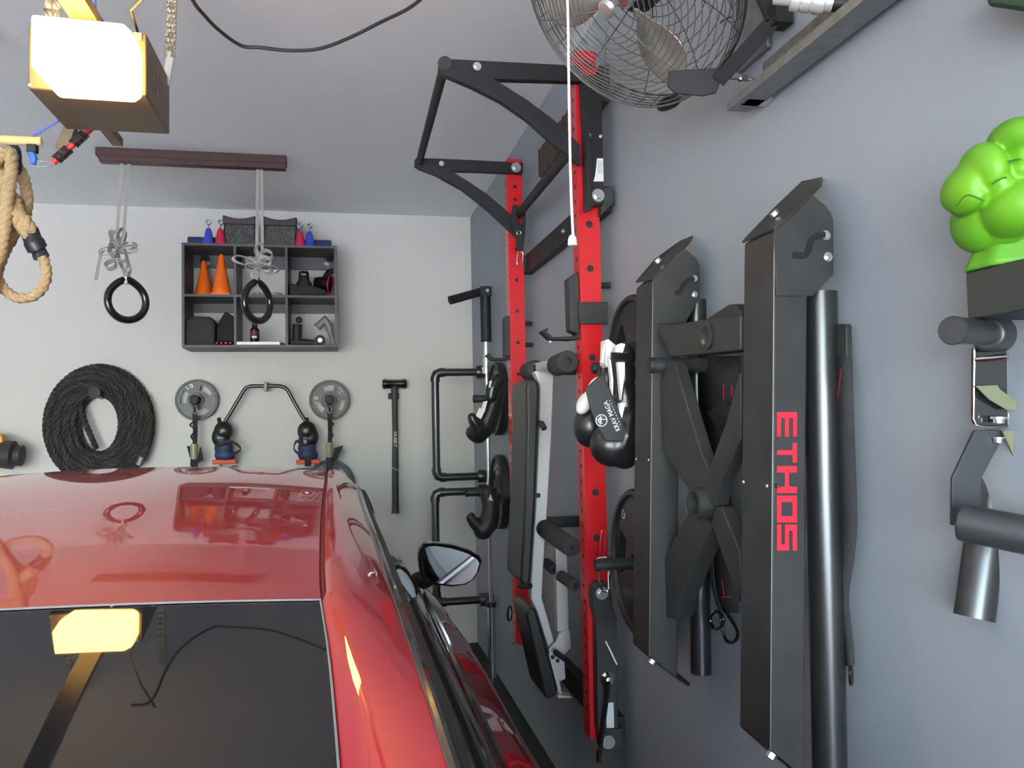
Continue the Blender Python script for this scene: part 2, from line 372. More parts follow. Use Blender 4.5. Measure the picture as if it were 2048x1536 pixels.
# lower right: massage gun, dryer, wheel
p = at_low(600,5.56); T = thing('massage_gun', 'black massage gun with round ball head standing in the lower right cube', 'massage gun', p)
q = V((ony(598,640,5.57).x,5.57,ony(598,640,5.57).z))
b = B(); b.tube([V((p.x-.05,5.57,zb0+.022)), V((p.x+.02,5.57,zb0+.024)), V((p.x+.09,5.57,zb0+.02))], [.022,.024,.020], 16); b.tube([V((p.x-.022,5.57,zb0+.03)), V((q.x-.012,5.57,q.z-.03))], [.028,.031], 16); b.build('body', RUB, T)
b = B(); b.cyl(V((q.x-.012,5.57,q.z-.03)), V((q.x-.006,5.57,q.z-.008)), .006, n=10); b.build('shaft', CHR, T)
b = B(); b.ell(q, .021); b.build('ball_head', RUB, T)
p = V((ony(640,676,5.53).x,5.53,zb0+.034)); T = thing('ab_wheel', 'small black wheel with silver hub at right in the lower right cube', 'wheel', (p.x,p.y,zb0))
b = B(); b.lathe([(.014,-.012),(.031,-.012),(.034,-.006),(.034,.006),(.031,.012),(.014,.012)], p, (0,1,0), 30); b.build('tyre', RUB, T)
b = B(); b.lathe([(0,-.010),(.017,-.010),(.017,.010),(0,.010)], p, (0,1,0), 24); b.build('hub', CHR, T)
p = ony(647,650,5.64); T = thing('hand_tool', 'grey curved hand tool leaning in the corner of the lower right cube', 'tool', (p.x,5.64,zb0))
b = B(); b.tube([V(ony(637,652,5.64)), V(ony(650,640,5.64)), V(ony(658,652,5.64)), V(ony(662,670,5.64)), V((ony(667,684,5.64).x,5.64,zb0+.012))], [.026,.034,.028,.018,.012], 16); b.build('body', GREYP, T)
b = B(); b.cyl(ony(637,652,5.64), ony(634,655,5.64), .027, .029, 20); b.build('nozzle', GREYP, T)

# ---------------------------------------------------------------- gymnastic rings on a ceiling track
ztr = ZC
a = onz(190,293,ZC-.0); c = onz(572,310,ZC-.0); yt = (a.y+c.y)/2
T = thing('ceiling_rail', 'dark maroon wooden rail fixed under the ceiling', 'rail', ((a.x+c.x)/2, yt, ZC))
b = B(); b.bx(a.x, c.x, yt, yt+.09, ZC-.045, ZC-.001); b.build('mounting_board', MAROON, T, bevel=.003)
b = B(); b.bx(a.x+.02, c.x-.004, yt-.006, yt+.05, ZC-.078, ZC-.045); b.build('lower_rail', MAROON, T, bevel=.003)
def ring_set(xt, yr, ring_px, tang_px, lab, seed, twist, wtop, lime=False):
    rc = ony(*ring_px, yr); top = V((ony(xt,330,yr).x, yr, ZC-.08)); tg = ony(*tang_px, yr)
    R = .098; T = thing('gym_ring', lab, 'gym ring', (rc.x,yr,rc.z-R), 'gym rings hanging from the ceiling rail')
    ca, sa = math.cos(twist), math.sin(twist); b = B()
    pts = []
    for i in range(48):
        a_ = 2*PI*i/48; rx = math.sin(a_)*(R if math.cos(a_) < 0 else R*(1-.30*max(0,math.cos(a_))**3)); zz = math.cos(a_)*R*(1.0 if math.cos(a_) < 0 else 1.17)
        pts.append(V((rc.x+rx*ca, yr+rx*sa, rc.z+zz)))
    b.tube(pts, .0195, 14, closed=True); b.build('ring', RINGM, T)
    rt = V((rc.x,yr,rc.z+R*1.17))
    b = B(); W = V((.014,.012,0))
    b.ribbon([top+V((-wtop,0,0)), V((tg.x-.012,yr,tg.z+.06)), V((tg.x,yr-.01,tg.z-.02)), rt+V((-.004,-.020,.02)), rt+V((0,-.021,-.01)), rt+V((0,.0,-.026)), rt+V((0,.021,0)), rt+V((0.012,.012,.06)), V((tg.x+.018,yr,tg.z+.05)), top+V((wtop,0,0))], W, .0016)
    b.build('strap', STRAP, T)
    b = B(); random.seed(seed)
    for k in range(11):
        an = random.uniform(-.3,PI+.3) if k < 6 else random.uniform(PI,2*PI); l = random.uniform(.06,.125); o = tg+V((random.uniform(-.015,.015), -.012*k/3, random.uniform(-.05,.03)))
        d = V((math.cos(an), random.uniform(-.3,.1), math.sin(an)*.8)); n = V((-d.z,0,d.x)).normalized(); w = V((random.uniform(-.018,.018),.034,random.uniform(-.015,.022)))
        b.ribbon(catmull([o, o+d*l*.5+n*.018, o+d*l, o+d*l*.9-n*.024, o+d*l*.4-n*.02, o], 5), w, .0016)
    if lime: pass
    else: b.ribbon(catmull([tg+V((-.02,0,0)), tg+V((-.075,-.01,.005)), tg+V((-.095,-.01,-.06)), tg+V((-.11,-.01,-.15))], 5), (.014,.012,0), .0016)
    b.build('strap_bundle', STRAP, T)
    b = B(); b.box(rt+V((-.002,-.022,-.004)), (.012,.006,.034)); b.build('tag', WHT, T)
    if lime: b = B(); b.torus(tg+V((.02,-.03,-.005)), .016, .003, (0,1,0), 18, 6, arc=(-PI/2,PI/2)); b.build('lime_band', LIME, T)
    return T
ring_set(251, yt+.02, (254,603), (238,505), 'black gym ring hanging alone left of the wall shelf', 5, .62, .018)
ring_set(519, yt+.02, (515,606), (518,520), 'black gym ring hanging in front of the wall shelf', 9, .92, .010, True)

# ---------------------------------------------------------------- battle rope
cx = ony(203,850,YB).x; cz = ony(203,846,YB).z; s_ = mpp(ony(203,850,YB-.06))
path = []; NL = 7
tot = 15*48
random.seed(3)
for i in range(tot+1):
    u = i/48; k = u if u <= 7 else 14-u if u <= 14 else 0
    k = abs(k); f = k/7; a_ = 2*PI*u
    rx = (40+60*f)*s_ ; rz = (60+58*f)*s_; lay = 0 if u <= 7 else 1
    y = YB-.035-(.036 if lay == 0 else 0.0)
    c_z = cz + (-2+ -3*f)*s_
    path.append(V((cx + math.sin(a_)*rx + .004*math.sin(3*u), y+.004*math.sin(5*u), c_z + math.cos(a_)*rz)))
T = thing('battle_rope', 'thick black battle rope coiled on a wall peg beside the rope shelf', 'rope', (cx, YB, cz-.4))
T['label'] = 'thick black battle rope coiled in an oval on a peg in the back wall'
b = B(); strands(b, path, .0205, .10, 6, 3, .014); b.build('coil', BROPE, T)
b = B(); e = catmull([ony(160,808,YB-.09), ony(168,838,YB-.1), ony(180,868,YB-.1), ony(193,897,YB-.1)], 6); strands(b, e, .019, .1); b.build('loose_end', BROPE, T)
b = B(); e = catmull([ony(288,790,YB-.09), ony(300,830,YB-.1), ony(299,870,YB-.1), ony(291,905,YB-.1), ony(281,925,YB-.1)], 6); strands(b, e, .019, .1); b.build('loose_end', BROPE, T)
b = B(); b.cyl(ony(284,914,YB-.1), ony(278,930,YB-.1), .022, n=14); b.build('end_cap', GALV, T)
p = ony(204,793,YB); T = thing('wall_peg', 'dark bronze wall peg carrying the coiled black battle rope', 'peg', (p.x, YB, p.z))
b = B(); b.cyl((p.x,YB-.001,p.z), (p.x,YB-.17,p.z+.02), .02, n=18); b.build('peg_bar', GUN, T)
b = B(); b.lathe([(0,0),(.037,0),(.037,.012),(.0,.014)], (p.x,YB-.165,p.z+.02), (0,-1,0), 24); b.build('end_disc', BLK, T)

# ---------------------------------------------------------------- ten pound plates, straps
def plate(T, c, ax, R, th, mm, rot=0, holes=3, txt=None, upv=(0,0,1), hub=.026, grip=True, tr=.62, ts=1.0):
    """weight plate with grip slots facing ax"""
    ax = V(ax).normalized(); c = V(c); x = V(upv).cross(ax).normalized(); y = ax.cross(x)
    b = B(); N = 72
    ro = [(R, -th/2), (R, th/2), (R*.97, th/2), (R*.92, th/2), (R*.90, th*.28), (R*.86, th*.26)]
    # rim and hub
    b.lathe([(R*.86,-th*.4),(R*.97,-th/2),(R,-th*.35),(R,th*.35),(R*.975,th/2),(R*.92,th/2),(R*.90,th*.28),(R*.86,th*.26)], c, ax, N, x=x)
    b.lathe([(hub,-th/2),(R*.36,-th/2),(R*.36,-th*.3)], c, ax, N, x=x)
    b.lathe([(R*.36,th*.26),(R*.34,th*.5),(hub,th*.5),(hub,-th*.5)], c, ax, N, x=x)
    # web with slots (front and back faces)
    for h, sg in ((th*.26,1),(-th*.35,-1)):
        rr = [R*.36, R*.48, R*.76, R*.86]; vs = [[b.bm.verts.new(c+ax*h+x*math.cos(2*PI*k/N)*r+y*math.sin(2*PI*k/N)*r) for k in range(N)] for r in rr]
        for i in range(3):
            for k in range(N):
                a_ = ((k+.5)/N*360 - rot) % (360/holes)
                if grip and i == 1 and a_ < 52: continue
                q = (vs[i][k], vs[i][(k+1)%N], vs[i+1][(k+1)%N], vs[i+1][k]); b.bm.faces.new(q if sg > 0 else tuple(reversed(q)))
    if grip:
        for j in range(holes):
            a0 = math.ceil((rot+j*360/holes)/360*N-.5); a1 = a0
            ks = [k for k in range(N) if (((k+.5)/N*360-rot) % 360)//(360/holes) == j and (((k+.5)/N*360-rot) % (360/holes)) < 52]
            if not ks: continue
            ks.sort(key=lambda k: ((k+.5)/N*360-rot) % 360)
            def P(k, r, h): return c+ax*h+x*math.cos(2*PI*k/N)*r+y*math.sin(2*PI*k/N)*r
            ring = [(k, R*.48) for k in ks+[ks[-1]+1]] + [(k, R*.76) for k in reversed(ks+[ks[-1]+1])]
            for (k1,r1),(k2,r2) in zip(ring, ring[1:]+ring[:1]): b.face([P(k1,r1,th*.26),P(k2,r2,th*.26),P(k2,r2,-th*.35),P(k1,r1,-th*.35)])
    o = b.build('plate_disc', mm, T, ang=30)
    if txt:
        b = B()
        for s, ang0, rad, size, flip in txt:
            n = len(s)
            for i, ch in enumerate(s):
                if ch == ' ': continue
                st = size*.72/rad if flip != 2 else 0
                a_ = math.radians(ang0) - (i-(n-1)/2)*st*(1 if flip == 0 else -1)
                d = x*math.cos(a_)+y*math.sin(a_); tdir = x*math.sin(a_)-y*math.cos(a_)
                if flip == 1: text(b, ch, c+ax*(th*.26+.0015)+d*rad, -tdir, -d, size)
                else: text(b, ch, c+ax*(th*.26+.0015)+d*rad, tdir, d, size)
        b.build('lettering', LITE, T)
def peg_plate(px, py, rot, txt, lab, plab, pw=78):
    c = ony(px,py,YB-.06); R = .137
    T = thing('weight_plate', lab, 'weight plate', (c.x, YB-.045, c.z-R), 'small plates on the back wall')
    plate(T, (c.x, YB-.045, c.z), (0,-1,0), R, .024, PLATE, rot, 3, txt)
    P = thing('wall_peg', plab, 'peg', (c.x, YB, c.z))
    b = B(); b.cyl((c.x,YB-.001,c.z), (c.x,YB-.15,c.z), .0225, n=20); b.build('peg_bar', GUN, P)
    b = B(); b.lathe([(0,0),(.028,0),(.031,.006),(.026,.016),(0,.02)], (c.x,YB-.145,c.z), (0,-1,0), 24); b.build('end_cap', RUB, P)
    return c
# angles: x axis of plate = up x ax ; with ax -y, x points to +... measured counter-clockwise seen from front
c1 = peg_plate(393, 800, 22, [('10',118,.098,.040,0),("GOLD'S",300,.098,.016,1),('GYM',300,.078,.016,1)], 'left grey ten pound plate, numerals tilted, on the back wall', 'peg through the left ten pound plate')
c2 = peg_plate(659, 800, 68, [('10',180,.090,.040,0),("GOLD'S",35,.104,.016,0),('GYM',35,.082,.016,0)], 'right grey ten pound plate above the olive strap on the back wall', 'peg through the right ten pound plate')
for c, sgn, lab in ((c1,-1,'black webbing strap with metal fitting hanging from the left plate peg'),(c2,1,'black webbing strap with metal fitting hanging from the right plate peg')):
    T = thing('hanging_strap', lab, 'strap', (c.x, YB-.12, c.z-.42), 'straps hanging from the plate pegs')
    yy = YB-.13; x = c.x
    b = B(); b.ribbon([(x-.012,yy,c.z+.028),(x+.0,yy-.005,c.z-.02),(x,yy,c.z-.1),(x+.004,yy,c.z-.2),(x+.0,yy,c.z-.30)], (.030,0,0), .004); b.build('webbing', WRAP, T)
    b = B(); b.ribbon(catmull([(x-.012*sgn,yy-.012,c.z-.13),(x+.026*sgn,yy-.012,c.z-.165),(x-.006*sgn,yy-.012,c.z-.20),(x+.02*sgn,yy-.012,c.z-.24),(x,yy-.012,c.z-.27)],5), (.012,.004,0), .003); b.build('thin_tail', WRAP, T)
    b = B(); b.torus((x+.002,yy-.006,c.z-.065), .013, .003, (0,1,0), 20, 8, ex=2.1); b.build('buckle', ZINC, T)
    b = B(); b.cyl((x-.004,yy,c.z-.29), (x-.004,yy,c.z-.39), .026, .024, 16); b.build('clear_fitting', NEWT, T)
    b = B(); b.prism([(x+.03,yy-.01,c.z-.33),(x+.09*(1 if sgn>0 else .4),yy-.01,c.z-.31),(x+.05,yy-.01,c.z-.40),(x+.01,yy-.01,c.z-.42)], (0,.03,0)); b.prism([(x-.05,yy-.005,c.z-.30),(x-.02,yy-.005,c.z-.31),(x-.03,yy-.005,c.z-.38)], (0,.02,0)) if sgn < 0 else None; b.build('flap', WRAP, T, bevel=.003)
    b = B(); b.bx(x-.026, x+.018, yy-.015, yy+.015, c.z-.52, c.z-.385); b.build('lower_strap', WRAP, T, bevel=.004)
# plate low on the wall behind the car
c = ony(660,968,YB-.06); T = thing('weight_plate', 'large dark plate low on the back wall, mostly hidden behind the car roof', 'weight plate', (c.x,YB-.05,c.z-.2))
plate(T, (c.x,YB-.045,c.z), (0,-1,0), .165, .03, PLATE, 10, 3, [("GOLD'S GYM",120,.12,.024,0)])
# ---------------------------------------------------------------- cambered bar with gloves
yy = YB-.10
T = thing('cambered_bar', 'bent black tubular bar hung by its middle on the back wall', 'bar', (ony(531,775,yy).x, yy, ony(531,860,yy).z))
pts = [ony(*q, yy) for q in ((446,850),(459,829),(488,780),(493,775),(502,772),(531,772),(560,772),(569,775),(575,780),(602,829),(616,850))]
b = B(); b.tube(pts, .0125, 14); b.build('bent_tube', GUN, T)
p = ony(531,773,yy); b = B(); b.bx(p.x-.010,p.x+.010,yy-.02,YB-.001,p.z-.03,p.z+.032); b.build('wall_clamp', GREYP, T, bevel=.003)
for px, lab, sg in ((448,'glossy black and navy bag glove hanging from the left end of the bent bar',-1),(614,'glossy black and navy bag glove hanging from the right end of the bent bar',1)):
    o = ony(px,860,yy); T = thing('training_glove', lab, 'glove', (o.x,yy,o.z-.24), 'gloves hanging on the bent bar')
    k = mpp(o); y0 = yy-.02
    def q(dx,dy,dep=0): return V((o.x+dx*k, y0+dep, o.z-dy*k))
    b = B(); b.ell(q(0,2), (19*k,.05,20*k)); b.ell(q(-2,24), (15*k,.045,20*k)); b.ell(q(8*sg*-1*-1,14), (15*k,.04,20*k)); b.build('shell', LEATH, T, remesh=.006, smooth=6)
    b = B(); b.ell(q(0,36), (18*k,.042,18*k)); b.ell(q(2,50),(20*k,.04,14*k)); b.build('navy_cuff', mat('navy_nylon',(.018,.03,.10),.55), T, remesh=.006, smooth=4)
    b = B(); b.ribbon(catmull([q(-8,26,-.05),q(14 if sg<0 else -20,22,-.05),q(34 if sg<0 else -24,38,-.04),q(12 if sg<0 else -8,52,-.045)],5), (0,0,.02), .006); b.build('wrist_strap', WRAP, T)
    b = B(); b.cyl(q(-9 if sg<0 else 0,-24,-.0), q(-4 if sg<0 else 0,-2,-.02), .013, n=12); b.build('hanging_loop', WRAP, T)
    b = B(); b.box(q(2,63), (46*k,.06,9*k)); b.build('orange_grip', mat('orange_rubber',(.70,.10,.03),.6), T, bevel=.008, bseg=3)
    if sg > 0: b = B(); b.box(q(2,61,-.035), (12*k,.02,22*k)); b.build('grip_band', WRAP, T, bevel=.003)
# cable sagging behind the car roof
b = B(); b.tube(catmull([ony(*q_, YB-.03) for q_ in ((640,936),(590,938),(540,941),(500,939),(470,932),(440,928),(432,800))], 6)[:31], .004, 8)
tag(b.build('thin_cord', RUB), 'thin dark cord sagging low across the back wall', 'cord')
# sledgehammer
ys = YB-.05; h0 = ony(789,768,ys); h1 = ony(791,1026,ys)
T = thing('sledgehammer', 'black sledgehammer hanging head up on the back wall', 'hammer', (h1.x,ys,h1.z))
k = mpp(h0); b = B(); b.lathe([(0,-24*k),(9*k,-24*k),(10.5*k,-20*k),(9*k,-12*k),(9*k,12*k),(10.5*k,20*k),(9*k,24*k),(0,24*k)], (h0.x,ys,h0.z), (1,0,0), 8); b.build('hammer_head', mat('gloss_black_iron',(.012,.012,.012),.22,coat=.3), T, bevel=.003)
b = B(); b.bx(h0.x-12*k,h0.x+9*k,YB-.035,YB-.001,h0.z-30*k,h0.z-18*k); b.build('wall_hook', BLK, T)
b = B(); b.tube([h0+V((0,0,-.02)), h0+V((0,0,-.10)), h0+V((.001,0,-.35)), h0.lerp(h1,.72), h1+V((0,0,.02)), h1], [.030,.024,.022,.026,.027,.033], 16, sq=.9); b.build('handle', mat('grey_fibreglass',(.040,.037,.036),.5,bump=.4,bscale=300), T)
b = B(); p = h0.lerp(h1,.43); text(b, 'HUSKY', p+V((0,-.026,0)), (0,0,-1), (1,0,0), .034); b.build('lettering', LITE, T)
b = B(); p = h0.lerp(h1,.66); b.torus(p, .026, .002, (.5,0,1), 20, 6); b.build('cord_tie', WHT, T)

# yellow and black power tool at the left edge
yy = 5.62
T = thing('power_tool', 'yellow and black power tool hanging at the left edge beside the battle rope', 'power tool', ony(10,935,yy))
b = B(); b.prism([ony(*q,yy-.02) for q in ((-60,868),(0,868),(5,876),(8,905),(0,912),(-60,914))], (0,.07,0)); b.build('yellow_body', mat('tool_yellow',(.72,.40,.04),.45), T, bevel=.008)
b = B(); b.lathe([(0,0),(.05,0),(.085,.01),(.088,.11),(.065,.125),(.065,.16),(0,.165)], ony(-12,908,yy+.02), (1,0,-.10), 28); b.build('motor_housing', mat('tool_black',(.03,.026,.027),.55), T)
b = B(); b.prism([ony(*q,yy-.01) for q in ((-30,926),(10,926),(13,934),(8,938),(-30,938))], (0,.05,0)); b.build('yellow_foot', mat('tool_yellow',(.72,.40,.04),.45), T, bevel=.003)
b = B(); b.bx(ony(-50,890,yy).x, ony(-40,890,yy).x, yy+.04, YB-.001, ony(-45,900,yy).z, ony(-45,880,yy).z); b.build('hanging_bracket', BLK, T)
# ---------------------------------------------------------------- garage door opener
yo = 2.30
def oy(px,py): return ony(px,py,yo)
tl, br = oy(57,50), oy(293,192); tr_ = oy(295,70)
x0, x1, z1, z0 = tl.x, br.x, tr_.z+.004, (br.z+oy(57,177).z)/2
T = thing('garage_door_opener', 'bronze garage door opener with a blazing warm lamp hung from the ceiling', 'door opener', ((x0+x1)/2, yo+.2, ZC))
b = B(); b.bx(x0, x1, yo, yo+.30, z0, z1); b.build('housing', BRONZ, T, bevel=.004)
b = B()
for k in range(4): b.box((x1+.001, yo+.09+.02*k, (z0+z1)/2+.02-.012*k), (.002,.006,.06-.01*(k%2)))
b.build('side_label', mat('faded_print',(.20,.17,.13),.6), T)
L = [ony(*q,yo-.085) for q in ((61,27),(246,45),(264,64),(270,80),(270,172),(255,182),(100,172),(60,130))]
b = B(); b.prism(L, (0,.083,0)); b.build('lamp_lens', LAMP, T, bevel=.008)
b = B(); p = oy(276,74); b.box(p+V((0,-.003,0)), (.02,.004,.02)); b.build('lens_clip', BRASSY, T)
b = B(); p = oy(270,187); b.box(p+V((0,-.003,0)), (.016,.004,.006)); b.build('lens_clip', BRASSY, T)
for c in ((x0+.004,z0+.01),(x1-.012,z0+.012)):
    b = B(); b.lathe([(.005,0),(.004,.003),(0,.004)], (c[0],yo,c[1]), (0,-1,0), 12); b.build('screw', ZINC, T)
# hanging brackets
def strapbar(T, a, c, w, nm='hanger_bracket', holes=7, off=.01):
    a = V(a); c = V(c); d = (c-a).normalized(); r = V((1,0,0)); b = B()
    n = holes; L_ = (c-a).length; hw = w/2
    # perforated flat bar made of cells with round holes
    for i in range(n):
        s0 = a+d*L_*i/n; s1 = a+d*L_*(i+1)/n; m_ = (s0+s1)/2; hh = L_/n/2; rad = min(hw,hh)*.32
        angs = sorted(set([round(k*PI/6,5) for k in range(12)] + [round(math.atan2(q*hh,p*hw)%(2*PI),5) for p in (1,-1) for q in (1,-1)]))
        inn = []; out = []
        for an in angs:
            cx_, cy_ = math.cos(an), math.sin(an); s_2 = min(hw/max(1e-9,abs(cx_)), hh/max(1e-9,abs(cy_)))
            inn.append(m_+r*cx_*rad+d*cy_*rad); out.append(m_+r*cx_*s_2+d*cy_*s_2)
        for k in range(len(angs)):
            j = (k+1)%len(angs); b.face([inn[k],inn[j],out[j],out[k]])
    b.build(nm, BRASSY, T, solid=.003)
p1 = ony(343,-40,yo+.27); p2 = ony(340,114,yo+.27); strapbar(T, V((p2.x+.012,yo+.27,ZC-.002)), p2, .030, holes=8)
b = B(); b.prism([(p2.x-.055,yo+.275,ZC-.12),(p2.x-.012,yo+.275,ZC-.19),(p2.x-.0,yo+.275,ZC-.16),(p2.x-.02,yo+.275,ZC-.12)], (0,.003,0)); b.build('hanger_bracket', BRASSY, T)
b = B(); b.bar(V((p2.x,yo+.27,p2.z)), V((x1-.005,yo+.27,z1-.03)), .004, .02); b.cyl(p2+V((0,-.012,.006)), p2+V((0,.008,.006)), .007, n=6); b.build('bracket_bolt', ZINC, T)
p3 = ony(104,30,yo+.05); strapbar(T, V((p3.x,yo+.05,ZC-.002)), V((p3.x,yo+.05,z1)), .040, holes=6)
# drive rail towards the door (over the camera) in yellow painted steel
b = B(); q0 = V(((x0+x1)/2-.005, yo+.18, z1+.03)); b.bar(q0+V((0,.05,0)), V((q0.x-.02,-4.9,z1+.05)), .065, .03); b.build('drive_rail', mat('bronze_rail',(.10,.085,.07),.4,metal=.5), T)
b = B(); b.tube([V((x1-.06,yo+.2,z1)), V((x1-.05,yo+.15,z1+.05)), ony(262,20,yo-.1), ony(290,-8,yo-.3), ony(330,-60,yo-.4)], .0035, 8); b.build('antenna_wire', RUB, T)
b = B(); b.cyl(ony(160,-5,yo+.02), ony(195,40,yo+.10), .005, n=8); b.build('tension_rod', BRASSY, T)
# black release arm below
b = B(); a_ = ony(138,240,yo+.42); c_ = ony(118,296,yo+.42); b.prism([ony(128,250,yo+.4), ony(152,250,yo+.4), ony(138,292,yo+.4), ony(124,303,yo+.4), ony(110,292,yo+.4)], (0,.03,0)); b.build('release_arm', BRONZ, T, bevel=.002)
b = B(); b.bx(x0+.09,x0+.12,yo+.28,yo+.45,z0+.005,z0+.03); b.build('arm_bracket', BRONZ, T)
# power cord on the ceiling
pts = [ony(360,-60,2.3), ony(385,0,2.35), ony(410,32,2.4), ony(440,62,2.45), ony(482,91,2.5), ony(520,95,2.5), ony(580,101,2.5), ony(640,97,2.5), ony(700,75,2.5), ony(760,45,2.5), ony(820,15,2.5), ony(860,-20,2.5), ony(900,-70,2.5)]
pa, pz = pts[0], pts[-1]
pts = [V((pa.x-.12,pa.y,ZC-.002)), V((pa.x-.05,pa.y,ZC-.03))]+pts+[V((pz.x+.10,pz.y,pz.z+.06)), V((pz.x+.16,pz.y,ZC-.002))]
pts = catmull(pts, 6)
b = B(); b.tube(pts, .0055, 8); tag(b.build('extension_cord', RUB), 'slack black power cord looping below the ceiling beside the opener', 'cord')

# ---------------------------------------------------------------- climbing rope and handle, left edge
yr = 3.3
def cy(px,py,d=0): return ony(px,py,yr+d)
T = thing('climbing_rope', 'thick tan climbing rope with a taped eye loop hung at the left edge', 'rope', cy(40,600))
b = B()
strands(b, catmull([cy(-30,300),cy(-10,312),cy(6,330),cy(8,400),cy(4,480),cy(-2,520),cy(-6,545),cy(2,570),cy(22,590),cy(45,597),cy(70,590),cy(88,570),cy(93,545),cy(88,520),cy(80,505)], 6), .020, .075)
strands(b, catmull([cy(-12,330,-.05),cy(8,305,-.05),cy(22,308,-.05),cy(22,345,-.05),cy(15,400,-.05),cy(10,450,-.05),cy(2,500,-.05),cy(-12,540,-.05),cy(-20,600,-.05)], 6), .024, .08)
strands(b, catmull([cy(20,312,.05),cy(32,330,.05),cy(46,352,.05),cy(54,390,.05),cy(53,420,.05),cy(46,440,.03),cy(35,455,.03),cy(22,480,.03),cy(8,505,.03),cy(-5,540,.03)], 6), .022, .08)
strands(b, catmull([cy(30,395,0),cy(38,425,-.02),cy(50,440,-.04),cy(62,458,-.03),cy(66,462,-.02)], 6), .024, .07)
strands(b, catmull([cy(25,400,0),cy(30,425,-.03),cy(42,452,-.03),cy(58,470,-.03)], 6), .024, .07)
b.build('rope_coil', TAN, T, ang=60)
b = B(); b.tube(catmull([cy(58,460,-.01),cy(66,480,-.01),cy(74,496,-.005),cy(78,503),cy(83,515)], 4), [.032]*5+[.036]*5+[.026]*4+[.028]*3, 16); b.build('tape_wrap', mat('black_tape',(.025,.022,.028),.35), T)
b = B(); b.tube(catmull([cy(18,290,.03),cy(30,292,.03),cy(38,304,.03),cy(39,330,.03),cy(38,350,.04)], 5), .008, 8); b.build('hanging_cord', RUB, T)
# hidden top support: bent steel hook fixed to ceiling
hp = cy(8,300)
T = thing('ceiling_hook', 'dark steel hook at the top left carrying the tan climbing rope', 'hook', (hp.x-.04,yr,ZC))
b = B(); b.tube([V((hp.x-.04,yr,ZC-.001)), V((hp.x-.04,yr,hp.z-.03)), V((hp.x-.015,yr,hp.z-.055)), V((hp.x+.02,yr,hp.z-.03)), V((hp.x+.02,yr,hp.z+.0))], .010, 10); b.build('hook_rod', BLK, T)
# pale wooden bar with clips
yb = 2.68
def by(px,py,d=0): return ony(px,py,yb+d)
T = thing('wooden_bar', 'pale yellow wooden bar reaching in from the left edge below the opener', 'bar', by(0,280))
b = B(); b.cyl(by(-160,273), by(84,283), .0135, n=24); b.build('dowel', WOODY, T, bevel=.003)
b = B(); p = by(65,298); b.box(p, (.028,.026,.024)); b.build('black_clip', RUB, T, bevel=.003)
b = B(); b.tube([p+V((0,0,-.008)), by(63,306), by(68,318), by(66,328)], [.010,.012,.010,.008], 10); b.build('blue_cord_end', PBLUE, T)
b = B(); b.tube([by(64,330), by(76,333), by(104,331)], .003, 6); b.tube([by(72,320), by(100,325)], .0018, 6); b.build('metal_link', CHR, T)
p = by(-130,273); b = B(); b.cyl(p, V((p.x,p.y,ZC-.001)), .004, n=8); b.build('suspension_cord', RUB, T)
b = B(); strands(b, [by(65,272), by(90,257), by(116,243), by(190,180,.2), V((by(190,180,.2).x,yb+.2,ZC-.0))], .005, .03, 5, 2, .006); b.build('blue_rope', mat('faded_blue_cord',(.16,.19,.55),.6), T)
T = thing('coiled_lead', 'red cord with black spring coils hanging under the opener', 'cord', by(105,325))
b = B(); line = [by(106,326), by(121,311), by(138,296), by(156,280), by(176,262), by(190,250)]; b.tube(line, .0095, 12); b.build('red_cord', PRED, T)
for i0, i1 in (((112,320),(138,297)),((146,289),(170,266))):
    a_ = by(*i0); c_ = by(*i1); d = (c_-a_); L_ = d.length; d.normalize(); x, y = frame_of(d)
    b = B(); pts = [a_+d*L_*k/70+(x*math.cos(k*2*PI/10)+y*math.sin(k*2*PI/10))*.0135 for k in range(71)]; b.tube(pts, .0032, 6); b.build('spring_coil', RUB, T)

# ---------------------------------------------------------------- white pull cord
yc = 1.50
T = thing('pull_cord', 'white pull cord with a white bell-shaped knob hanging before the fan', 'pull cord', ony(1144,490,yc))
b = B(); b.tube(catmull([V((ony(1135,0,yc).x-.004,yc,ZC)), ony(1135,0,yc), ony(1137,120,yc), ony(1139,250,yc), ony(1142,380,yc), ony(1146,470,yc)], 5), .0026, 8); b.build('cord', WHT, T)
k = mpp(ony(1144,480,yc)); p = ony(1145,491,yc); b = B(); b.lathe([(0,0),(9*k,0),(9.2*k,3*k),(8.5*k,14*k),(5.5*k,20*k),(2.5*k,22*k),(0,22*k)], p, (0,0,1), 20); b.build('knob', WHT, T)

# ---------------------------------------------------------------- fan
fc = CAM + ray(1260,-20)*1.86
nrm = (Rt*-.60 + Up*-.66 - Fw*.46).normalized()
R = .270; H = .085
